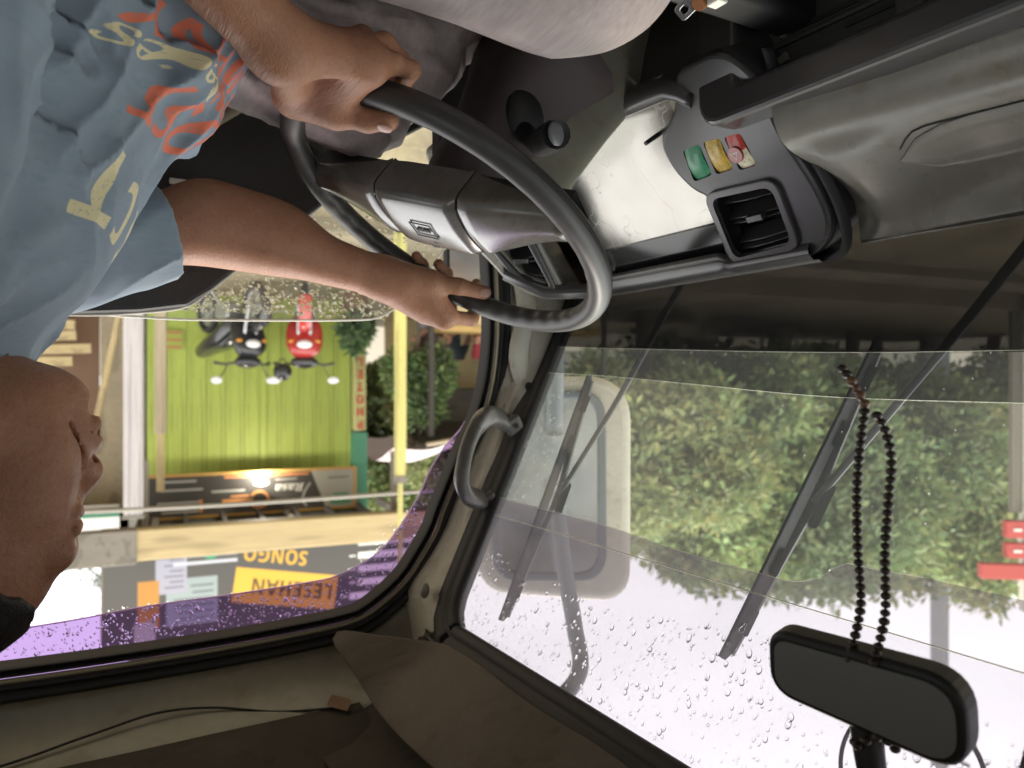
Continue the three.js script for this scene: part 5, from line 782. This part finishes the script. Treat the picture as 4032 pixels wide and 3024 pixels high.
/* ---------- people at the stall ---------- */
function sitter(label, s, q, turn, shirt, trousers, hairLen) {
  const g = lot('person', label, 'person', s, q, TER, 'people sitting at the food stall', turn); // faces -z
  const J = { hip: [0, 0.5, 0.05], chest: [0, 0.86, 0.02], neck: [0, 1.05, 0], head: [0, 1.17, -0.03] };
  const torso = (x, y, z, e) => smin(cap(x / 1.25, y, z, [0, 0.52, 0.05], [0, 0.92, 0.02], 0.115 + e, 0.12 + e), cap(x, y, z, [-0.15, 0.97, 0.02], [0.15, 0.97, 0.02], 0.06 + e, 0.06 + e), 0.1);
  const armL = (x, y, z, e) => { let d = 9; for (const k of [-1, 1]) d = Math.min(d, smin(cap(x, y, z, [k * 0.19, 0.97, 0.02], [k * 0.25, 0.72, -0.08], 0.05 + e, 0.042 + e), cap(x, y, z, [k * 0.25, 0.72, -0.08], [k * 0.12, 0.62, -0.28], 0.04 + e, 0.03 + e), 0.03)); return d; };
  const legs = (x, y, z, e) => { let d = 9; for (const k of [-1, 1]) d = Math.min(d, smin(cap(x, y, z, [k * 0.09, 0.5, 0.03], [k * 0.13, 0.5, -0.4], 0.085 + e, 0.062 + e), cap(x, y, z, [k * 0.13, 0.5, -0.4], [k * 0.13, 0.08, -0.38], 0.058 + e, 0.042 + e), 0.04)); return d; };
  const head = (x, y, z) => { let d = smin(ell(x, y, z, [0, 1.2, -0.01], [0.076, 0.1, 0.095]), ell(x, y, z, [0, 1.14, -0.04], [0.058, 0.075, 0.062]), 0.03); d = smin(d, cap(x, y, z, [0, 1.18, -0.1], [0, 1.15, -0.118], 0.01, 0.016), 0.015); d = smin(d, cap(x, y, z, [-0.025, 1.108, -0.088], [0.025, 1.108, -0.088], 0.012, 0.012), 0.012); for (const k of [-1, 1]) { d = Math.min(d, ell(x, y, z, [k * 0.08, 1.165, 0.005], [0.012, 0.03, 0.018])); d = smax(d, -(Math.hypot(x - k * 0.032, y - 1.185, z + 0.108) - 0.014), 0.012); } return smin(d, cap(x, y, z, [0, 1.0, 0.02], [0, 1.1, 0], 0.05, 0.048), 0.03); };
  const feet = (x, y, z) => Math.min(cap(x, y, z, [-0.13, 0.05, -0.36], [-0.13, 0.03, -0.52], 0.045, 0.032), cap(x, y, z, [0.13, 0.05, -0.36], [0.13, 0.03, -0.52], 0.045, 0.032));
  const body = (x, y, z) => Math.min(smin(head(x, y, z), torso(x, y, z, 0), 0.05), smin(armL(x, y, z, 0), torso(x, y, z, 0), 0.04), legs(x, y, z, 0), feet(x, y, z), ...[-1, 1].flatMap((k) => [0, 1, 2, 3].map((f) => cap(x, y, z, [k * (0.115 + 0.012 * f), 0.612, -0.29], [k * (0.1 + 0.014 * f), 0.585, -0.35 - 0.01 * (f % 2)], 0.009, 0.008)).concat(cap(x, y, z, [k * 0.1, 0.62, -0.28], [k * 0.075, 0.61, -0.32], 0.01, 0.009))));
  part(g, 'body', skinOf(body, [-0.36, -0.02, -0.6], [0.36, 1.34, 0.24], 0.014), M.skin2);
  part(g, 'shirt', skinOf((x, y, z) => smax(Math.min(torso(x, y, z, 0.012), smax(armL(x, y, z, 0.014), 0.8 - y, 0.01)), y - 1.03, 0.02) + 0.004 * Math.sin(y * 60 + x * 30), [-0.38, 0.4, -0.3], [0.38, 1.1, 0.26], 0.016), shirt);
  part(g, 'trousers', skinOf((x, y, z) => smax(Math.min(legs(x, y, z, 0.012), ell(x, y, z, [0, 0.48, 0.06], [0.2, 0.12, 0.16])), 0.14 - y, 0.01), [-0.32, 0.08, -0.55], [0.32, 0.64, 0.26], 0.018), trousers);
  part(g, 'hair', skinOf((x, y, z) => smax(ell(x, y, z, [0, 1.205, 0.0], [0.084, 0.108, 0.104]), -Math.min(ell(x, y, z, [0, 1.14, -0.1], [0.075, 0.085, 0.06]), y - (1.3 - hairLen)), 0.015), [-0.1, 0.95, -0.14], [0.1, 1.34, 0.13], 0.009), M.hair2);
}
std('skin2', [0.26, 0.13, 0.075], 0.6); std('hair2', [0.012, 0.01, 0.009], 0.5);
sitter('seated person in a dark brown top under the stall awning', 3.42, 11.1, 0.15, std('brownshirt', [0.07, 0.045, 0.035], 0.9), std('greytr', [0.2, 0.2, 0.21], 0.9), 0.14);
sitter('seated person in a dark navy shirt beside the one in brown', 3.78, 11.2, -0.3, std('navyshirt', [0.02, 0.03, 0.035], 0.9), std('darktr', [0.03, 0.03, 0.035], 0.9), 0.12);
sitter('seated person in a dark red shirt nearest the windshield pillar', 4.2, 10.9, -0.5, std('redshirt', [0.2, 0.02, 0.025], 0.9), std('browntr', [0.1, 0.06, 0.045], 0.9), 0.12);
{ const b = lot('bench', 'long wooden bench under the people at the stall', 'bench', 3.85, 11.15, TER); part(b, 'seat_board', box(1.5, 0.05, 0.3, 0, 0.4, 0.02, 0.01), M.brown); for (const x of [-0.65, 0.65]) part(b, 'leg', box(0.06, 0.38, 0.26, x, 0.19, 0.02), M.brown); }
/* ---------- the driver ---------- */
std('skin', [0.43, 0.235, 0.14], 0.5, { map: scaled(T.skinc, 9), bumpMap: scaled(T.skinb, 11), bumpScale: 0.0008, specularIntensity: 0.6 });
std('nail', [0.5, 0.3, 0.23], 0.3);
std('hair', [0.012, 0.01, 0.009], 0.55, { bumpMap: scaled(T.grain, 30), bumpScale: 0.0006 });
std('greytrousers', [0.48, 0.41, 0.39], 0.9, { map: scaled(T.knit, 5), bumpMap: scaled(T.cloth, 14), bumpScale: 0.0005, sheen: 0.3, sheenColor: lin(0.4, 0.36, 0.36) });
const D3 = (a, b) => Math.hypot(a[0] - b[0], a[1] - b[1], a[2] - b[2]);
const chain = (x, y, z, pts, rs, k = 0.004) => { let d = cap(x, y, z, pts[0], pts[1], rs[0], rs[1]); for (let i = 1; i + 1 < pts.length; i++) d = smin(d, cap(x, y, z, pts[i], pts[i + 1], rs[i], rs[i + 1]), k); return d; };
// joints, in the cab's metres
const J = {
  shR: [0.965, -0.115, 0.10], elR: [1.0, -0.198, -0.143], wrR: [0.986, -0.143, -0.368],
  shL: [0.585, -0.11, 0.125], elL: [0.53, -0.385, 0.045], wrL: [0.643, -0.278, -0.152],
};
const HR = { // right hand, over the far side of the rim
  mcp: [[0.972, -0.094, -0.452], [0.99, -0.101, -0.432], [1.003, -0.112, -0.412], [1.01, -0.124, -0.394]],
  fingers: [
    [[0.972, -0.094, -0.452], [0.978, -0.092, -0.498], [0.985, -0.118, -0.512], [0.979, -0.143, -0.506]],
    [[0.99, -0.101, -0.432], [1.008, -0.104, -0.478], [1.012, -0.132, -0.485], [0.998, -0.158, -0.468], [0.985, -0.168, -0.45]],
    [[1.003, -0.112, -0.412], [1.024, -0.118, -0.452], [1.026, -0.146, -0.456], [1.01, -0.17, -0.436], [0.994, -0.178, -0.42]],
    [[1.01, -0.124, -0.394], [1.03, -0.132, -0.424], [1.03, -0.156, -0.424], [1.014, -0.176, -0.406]],
  ],
  thumb: [[0.972, -0.14, -0.392], [0.958, -0.138, -0.425], [0.944, -0.133, -0.462], [0.937, -0.126, -0.497]],
};
const RW = (th, dr, n) => rimAt(th, WR + dr, n).toArray();
const HL = (() => { // left hand, over the near side of the rim
  const f = [[[226.5, 0.042, 0.003], [224, 0.031, -0.013], [223.5, 0.008, -0.029], [227, -0.010, -0.023]], [[231, 0.045, -0.007], [229, 0.032, -0.030], [228, 0.007, -0.036], [231, -0.012, -0.026]], [[238, 0.043, -0.013], [237, 0.030, -0.036], [236, 0.005, -0.040], [238, -0.012, -0.028]], [[245, 0.038, -0.015], [244, 0.028, -0.036], [243, 0.005, -0.039], [245, -0.010, -0.028]]].map((c) => c.map((q) => RW(...q)));
  return { mcp: f.map((c) => c[0]), fingers: f, thumb: [[254, 0.016, 0.022], [242, -0.006, 0.024], [233, -0.019, 0.018], [226, -0.018, 0.013]].map((q) => RW(...q)) };
})();
function handSdf(x, y, z, H, wr, el) {
  let d = cap(x, y, z, wr, H.mcp[0], 0.021, 0.0135);
  d = smin(d, cap(x, y, z, wr, H.mcp[1], 0.022, 0.0138), 0.016);
  d = smin(d, cap(x, y, z, wr, H.mcp[2], 0.021, 0.013), 0.016);
  d = smin(d, cap(x, y, z, wr, H.mcp[3], 0.019, 0.012), 0.016);
  d = smin(d, chain(x, y, z, [wr, H.thumb[0], H.thumb[1]], [0.019, 0.0195, 0.014], 0.012), 0.018);
  d = smin(d, cap(x, y, z, H.thumb[1], H.mcp[0], 0.011, 0.011), 0.02);
  d = smin(d, cap(x, y, z, H.thumb[0], H.mcp[1], 0.015, 0.012), 0.018);
  d = smin(d, cap(x, y, z, H.thumb[0].map((v, i) => (v + H.thumb[1][i]) / 2), H.mcp[0], 0.013, 0.011), 0.018);
  let t = chain(x, y, z, H.thumb.slice(1), [0.0135, 0.0112, 0.0098], 0.005);
  d = smin(d, t, 0.007);
  let f = 9;
  H.fingers.forEach((c, i) => { const s = [1, 1.03, 0.98, 0.86][i]; f = Math.min(f, chain(x, y, z, c, [0.0108, 0.0096, 0.0088, 0.008, 0.0074].map((r) => r * s), 0.005)); });
  return smin(d, f, 0.006);
}
// head, turned away to the driver's right; local (p forward, q up, m to his right)
const HO = [0.744, 0.09, 0.0887], HF = [0.342, -0.9397], HQ = 0.03; // forward = (x, z); slight nod
const headLocal = (x, y, z) => { const dx = x - HO[0], dy = y - HO[1], dz = z - HO[2]; const p0 = dx * HF[0] + dz * HF[1], m = dx * -HF[1] + dz * HF[0]; return [p0 + HQ * dy, dy - HQ * p0, m]; };
const cran = (p, q, m, e = 0) => ell(p, q, m, [-0.008, 0.04, 0], [0.096 + e, 0.093 + e, 0.078 + e]);
function headSdf(x, y, z) {
  const [p, q, mm] = headLocal(x, y, z), m = Math.abs(mm);
  if (p * p + q * q + m * m > 0.06) return Math.hypot(p, q, m) - 0.18;
  let d = smin(cran(p, q, m), ell(p, q, m, [0.042, -0.028, 0], [0.056, 0.078, 0.057]), 0.035);
  d = smin(d, ell(p, q, m, [0.046, -0.004, 0.042], [0.03, 0.032, 0.024]), 0.025);
  d = smin(d, ell(p, q, m, [0.04, -0.045, 0.038], [0.032, 0.036, 0.026]), 0.025);                 // full cheek
  d = smin(d, cap(p, q, m, [0.0, -0.062, 0.054], [0.076, -0.077, 0.014], 0.02, 0.018), 0.022);    // jaw
  d = smin(d, ell(p, q, m, [0.087, -0.078, 0], [0.0205, 0.02, 0.024]), 0.02);                  // chin
  d = smin(d, ell(p, q, m, [0.035, -0.082, 0], [0.05, 0.03, 0.045]), 0.025);                       // under the chin
  d = smin(d, cap(p, q, m, [0.088, 0.047, 0.006], [0.072, 0.046, 0.045], 0.0125, 0.012), 0.018); // brow
  d = smin(d, ell(p, q, m, [0.08, -0.042, 0], [0.031, 0.03, 0.036]), 0.018);                      // muzzle
  d = smax(d, -(Math.hypot(p - 0.104, q - 0.021, m - 0.034) - 0.0165), 0.014);                    // socket
  d = smin(d, Math.hypot(p - 0.081, q - 0.02, m - 0.031) - 0.0145, 0.005);                        // eye under its lids
  d = smin(d, cap(p, q, m, [0.0955, 0.0295, 0.018], [0.085, 0.029, 0.046], 0.0036, 0.0036), 0.006);
  d = smin(d, cap(p, q, m, [0.0945, 0.0115, 0.02], [0.086, 0.0115, 0.044], 0.003, 0.003), 0.008);
  d = smax(d, -cap(p, q, m, [0.0985, 0.0205, 0.02], [0.089, 0.0185, 0.045], 0.0016, 0.0016), 0.003);
  d = smin(d, cap(p, q, m, [0.09, 0.024, 0], [0.106, -0.012, 0], 0.008, 0.0105), 0.016);          // nose
  d = smin(d, Math.hypot(p - 0.1075, q + 0.0165, m * 1.0) - 0.0142, 0.01);
  d = smin(d, ell(p, q, m, [0.0975, -0.0195, 0.0135], [0.0125, 0.0095, 0.009]), 0.006);
  d = smax(d, -ell(p, q, m, [0.107, -0.0285, 0.0085], [0.007, 0.007, 0.005]), 0.003);
  d = smax(d, -cap(p, q, m, [0.096, -0.024, 0.027], [0.078, -0.058, 0.04], 0.0018, 0.002), 0.008); // fold beside the mouth
  d = smin(d, chain(p, q, m, [[0.113, -0.0425, 0], [0.106, -0.0435, 0.012], [0.091, -0.047, 0.026]], [0.0092, 0.0088, 0.0045], 0.005), 0.005);
  d = smin(d, chain(p, q, m, [[0.1105, -0.059, 0], [0.1045, -0.0575, 0.012], [0.09, -0.051, 0.025]], [0.0102, 0.0096, 0.0045], 0.005), 0.005);
  d = smax(d, -chain(p, q, m, [[0.122, -0.0505, 0], [0.109, -0.0505, 0.013], [0.09, -0.049, 0.029]], [0.0028, 0.0026, 0.002], 0.003), 0.003);
  d = smax(d, -cap(p, q, m, [0.113, -0.0715, 0], [0.104, -0.0715, 0.016], 0.004, 0.003), 0.01);
  d = smin(d, ell(p, q, m, [-0.012, -0.004, 0.08], [0.018, 0.032, 0.009]), 0.006);                 // ear
  const n = fbm(p * 260, q * 260, m * 260, 2) - 0.5;
  return d + n * 0.0009;
}
const neck = (x, y, z) => cap(x, y, z, [0.752, 0.03, 0.108], [0.778, -0.13, 0.13], 0.056, 0.068);
function skinSdf(x, y, z) {
  let d = 9;
  if (y > -0.16 && x < 0.92 && x > 0.6) d = smin(headSdf(x, y, z), neck(x, y, z), 0.035);
  if (x > 0.86) {
    let a = smin(cap(x, y, z, J.shR, J.elR, 0.05, 0.041), cap(x, y, z, J.elR, J.wrR, 0.0435, 0.026), 0.03);
    a = smin(a, ell(x, y, z, [1.002, -0.196, -0.2], [0.036, 0.04, 0.075]), 0.04);                    // forearm muscle
    if (z < -0.3) a = smin(a, handSdf(x, y, z, HR, J.wrR), 0.014);
    d = Math.min(d, a);
  }
  if (x < 0.82 && y < -0.06) {
    let a = smin(cap(x, y, z, J.shL, J.elL, 0.05, 0.042), cap(x, y, z, J.elL, J.wrL, 0.043, 0.027), 0.03);
    if (z < -0.08) a = smin(a, handSdf(x, y, z, HL, J.wrL), 0.014);
    d = Math.min(d, a);
  }
  return d;
}
// shirt
const hemN = (() => { const a = [J.elR[0] - J.shR[0], J.elR[1] - J.shR[1], J.elR[2] - J.shR[2]], l = Math.hypot(...a); return a.map((v) => v / l); })(), hemP = [1.0, -0.184, -0.098];
const hemL = (() => { const a = [J.elL[0] - J.shL[0], J.elL[1] - J.shL[1], J.elL[2] - J.shL[2]], l = Math.hypot(...a); return a.map((v) => v / l); })(), hemLP = [0.54, -0.335, 0.06];
const ridge = (v) => 1 - Math.abs(2 * v - 1);
function shirtSdf(x, y, z) {
  let d = smin(ell(x, y, z, [0.78, -0.175, 0.12], [0.175, 0.17, 0.165]), ell(x, y, z, [0.785, -0.36, 0.065], [0.165, 0.165, 0.222]), 0.1);
  d = smin(d, cap(x, y, z, [0.62, -0.115, 0.125], [0.94, -0.115, 0.105], 0.068, 0.068), 0.07);
  d = smin(d, cap(x, y, z, [0.778, -0.13, 0.12], [0.765, -0.05, 0.11], 0.085, 0.07), 0.05);
  d = smin(d, cap(x, y, z, [0.69, -0.262, -0.092], [0.84, -0.247, -0.104], 0.014, 0.012), 0.03);  // roll of cloth over the belly
  let sr = cap(x, y, z, J.shR, [1.0, -0.187, -0.11], 0.074, 0.058), sl = cap(x, y, z, J.shL, [0.541, -0.33, 0.062], 0.082, 0.07);
  d = smin(d, sr, 0.045); d = smin(d, sl, 0.03);
  // folds: long soft ridges that run down from the shoulders, finer ones across the belly and by the arms
  const w1 = fbm(x * 5, y * 5, z * 5, 2), f1 = ridge(vnoise(x * 9 + y * 13 + w1 * 3, y * 4 - x * 4, z * 11)), f2 = ridge(vnoise(x * 22 + w1 * 6, y * 34 + x * 10, z * 16)), f3 = fbm(x * 40, y * 30, z * 40, 2);
  const belly = smooth(-0.15, -0.3, y) * smooth(0.12, -0.05, z), side = smooth(0.74, 0.64, x) * smooth(-0.02, -0.12, y);
  const f4 = Math.pow(ridge(vnoise(x * 13 + (y - z) * 17 + w1 * 4, (y + z) * 3.5, x * 3)), 2.5), f5 = Math.pow(ridge(vnoise(x * 30 - y * 26 + w1 * 5, (x + y) * 8, z * 20)), 2);
  const calm = 1 - 0.75 * smooth(0.9, 0.96, x) * smooth(0.02, -0.06, z);
  d -= calm * (0.007 * (f1 - 0.5) + 0.012 * (f4 - 0.4) * (0.5 + 0.5 * smooth(-0.3, -0.1, y)) + 0.005 * (f5 - 0.4) * (0.5 + side) + 0.007 * (f2 - 0.5) * (0.15 + belly) + 0.0012 * (f3 - 0.5));
  // open neck and sleeve ends
  d = smax(d, -smax(neck(x, y, z) - 0.014, -0.09 - y + 0.25 * (z - 0.05), 0.01), 0.006);
  const h = (x - hemP[0]) * hemN[0] + (y - hemP[1]) * hemN[1] + (z - hemP[2]) * hemN[2];
  if (x > 0.9) { d = smax(d, h, 0.004); d = smax(d, -smax(cap(x, y, z, J.shR, J.elR, 0.052, 0.045), -h - 0.02, 0.004), 0.003); }
  const h2 = (x - hemLP[0]) * hemL[0] + (y - hemLP[1]) * hemL[1] + (z - hemLP[2]) * hemL[2];
  if (x < 0.615 && z > -0.03) { d = smax(d, h2, 0.004); }
  return d;
}
function trouserSdf(x, y, z) {
  let d = ell(x, y, z, [0.78, -0.52, 0.14], [0.22, 0.13, 0.22]);
  let l = smin(cap(x, y, z, [0.66, -0.475, 0.2], [0.568, -0.395, -0.39], 0.1, 0.087), cap(x, y, z, [0.568, -0.395, -0.395], [0.6, -0.92, -0.56], 0.083, 0.062), 0.05);
  let r = smin(cap(x, y, z, [0.9, -0.49, 0.2], [0.888, -0.372, -0.292], 0.1, 0.076), cap(x, y, z, [0.888, -0.372, -0.295], [0.865, -0.72, -0.66], 0.075, 0.062), 0.045);
  const w = fbm(x * 6, y * 6, z * 6, 2), fr = ridge(vnoise(x * 34 + w * 3, z * 9 - y * 9, (y + z) * 6)), fl = ridge(vnoise(x * 8 + w * 2, y * 10, z * 7));
  const fq = Math.pow(ridge(vnoise(x * 22 + y * 30 + z * 10 + w * 4, (z - y) * 3, 3.3)), 1.5), fs = Math.pow(ridge(vnoise(x * 12 - y * 46 - z * 14 + w * 5, z * 4, 9.1)), 2); r -= 0.008 * (fr - 0.5) * smooth(-0.15, -0.3, z) + (0.02 * (fq - 0.4) + 0.010 * (fs - 0.35)) * smooth(0.08, -0.08, z) * smooth(0.72, 0.78, x); l -= 0.008 * (fl - 0.5) + 0.006 * (fq - 0.4) * smooth(-0.36, -0.3, y + 0.04);
  return smin(smin(d, l, 0.07), smin(d, r, 0.07), 0.01);
}
const driver = thing('person', 'driver in a faded blue printed T-shirt gripping the steering wheel with both hands', 'person');
{
  const g = [
    skinOf(skinSdf, [0.62, -0.13, -0.06], [0.88, 0.26, 0.22], 0.003),
    skinOf(skinSdf, [0.9, -0.26, -0.35], [1.08, -0.06, 0.1], 0.0045),
    skinOf(skinSdf, [0.9, -0.21, -0.54], [1.06, -0.06, -0.335], 0.0026),
    skinOf(skinSdf, [0.44, -0.47, -0.13], [0.74, -0.18, 0.13], 0.0045),
    skinOf(skinSdf, [0.57, -0.37, -0.31], [0.8, -0.2, -0.11], 0.0026),
  ];
  part(driver, 'body', mergeGeometries(g.map((q) => q)), M.skin);
  const print2 = canvasTex(1024, 1024, (c, w, h) => {
    c.fillStyle = '#8796a0'; c.fillRect(0, 0, w, h);
    let s2 = 5; const R = () => { s2 = (s2 * 16807) % 2147483647; return s2 / 2147483647; };
    for (let i = 0; i < 5000; i++) { const v = Math.floor(R() * 60); c.fillStyle = `rgba(${90 + v},${115 + v},${130 + v},0.10)`; c.fillRect(R() * w, R() * h, 4 + R() * 26, 2 + R() * 10); }
    const put = (txt, u, v, size, color, rot, sx = 1, f = 'bold SIZEpx sans-serif') => { c.save(); c.translate(u * w, (1 - v) * h); c.rotate(rot); c.scale(sx, 1); c.fillStyle = color; c.font = f.replace('SIZE', size); c.fillText(txt, 0, 0); c.restore(); };
    put('S', 0.46, 0.70, 170, '#ddd3a6', 0.12, 0.85); put('C', 0.555, 0.67, 180, '#ddd3a6', 0.1, 0.85); put('T', 0.665, 0.635, 200, '#ddd3a6', 0.08, 1.0);
    put('LOST', 0.42, 0.495, 118, '#dd7a5e', 0.05, 1.2);
    put('NEW', 0.44, 0.425, 82, '#dd7a5e', 0.05, 1.2); put('Bees', 0.62, 0.43, 74, '#ddd3a6', 0.05, 1.2, 'italic bold SIZEpx serif');
    put('CMPNY', 0.44, 0.355, 84, '#dd7a5e', 0.0, 1.3);
    c.globalAlpha = 0.5; for (let i = 0; i < 9000; i++) { c.fillStyle = '#8796a0'; c.fillRect(R() * w, R() * h, 1 + R() * 3, 1 + R() * 3); } c.globalAlpha = 0.4; c.strokeStyle = '#8796a0'; c.lineWidth = 1.2; for (let i = 0; i < 420; i++) { const x = R() * w, y = R() * h; c.beginPath(); c.moveTo(x, y); c.lineTo(x + (R() - 0.5) * 50, y + (R() - 0.5) * 50); c.stroke(); }
  });
  std('shirtcloth', [1, 1, 1], 0.92, { map: print2, sheen: 0.35, sheenColor: lin(0.3, 0.36, 0.42) });
  const uvS = (x, y, z) => [(0.99 - x) / 0.42, (y + 0.45) / 0.42];
  part(driver, 'shirt', skinOf(shirtSdf, [0.44, -0.56, -0.19], [1.1, 0.02, 0.31], 0.0055, uvS), M.shirtcloth);
  part(driver, 'trousers', skinOf(trouserSdf, [0.44, -1.0, -0.78], [1.05, -0.25, 0.38], 0.0085), M.greytrousers);
  const collar = []; for (let i = 0; i <= 40; i++) { const a = i / 40 * 6.2832, yy = -0.062 + 0.018 * Math.cos(a); collar.push([0.768 + 0.073 * Math.sin(a), yy, 0.113 + 0.073 * Math.cos(a)]); }
  part(driver, 'collar', new THREE.TubeGeometry(curve(collar.slice(0, 40), true), 90, 0.0065, 8, true), M.shirtcloth);
  part(driver, 'hair', skinOf((x, y, z) => { const [p, q, m] = headLocal(x, y, z), line = q - (0.1 + 0.5 * (p - 0.055) - 0.02 * smooth(0.03, 0.06, Math.abs(m))); return smax(cran(p, q, m, 0.006) + 0.0015 * (fbm(p * 180, q * 180, m * 180, 2) - 0.5), -(line + 0.006 * (vnoise(p * 120, m * 120, q * 90) - 0.5)), 0.006); }, [0.62, 0.06, -0.04], [0.86, 0.27, 0.22], 0.004), M.hair);
  const nail = (tip, prev, up, w, l) => { const d = V(...tip).sub(V(...prev)).normalize(), u = V(...up).addScaledVector(d, -V(...up).dot(d)).normalize(), s = d.clone().cross(u); return frame(new THREE.SphereGeometry(1, 14, 8).scale(w, l, 0.0016), V(...tip).addScaledVector(u, 0.0092).addScaledVector(d, -0.001), s, d, u); };
  part(driver, 'nail', nail(HR.thumb[3], HR.thumb[2], [-0.85, 0.2, 0.1], 0.0062, 0.0078), M.nail);
  part(driver, 'nail', nail(HL.thumb[3], HL.thumb[2], [0.1, 0.75, 0.5], 0.0062, 0.0078), M.nail);
  part(driver, 'eyebrow', (() => { const g = []; for (let i = 0; i < 60; i++) { const t = i / 59, m = -mix(0.014, 0.05, t), p = mix(0.0935, 0.075, t), q = 0.05 + 0.004 * Math.sin(t * 3) + rr(-0.003, 0.003), w = (pp, qq, mm) => V(HO[0] + HF[0] * pp - HF[1] * mm, HO[1] + qq, HO[2] + HF[1] * pp + HF[0] * mm); g.push(new THREE.TubeGeometry(new THREE.LineCurve3(w(p, q, m), w(p - 0.004, q + 0.003, m - 0.008)), 1, 0.0005, 4)); } return g; })(), M.hair);
}
renderer.render(scene, camera);
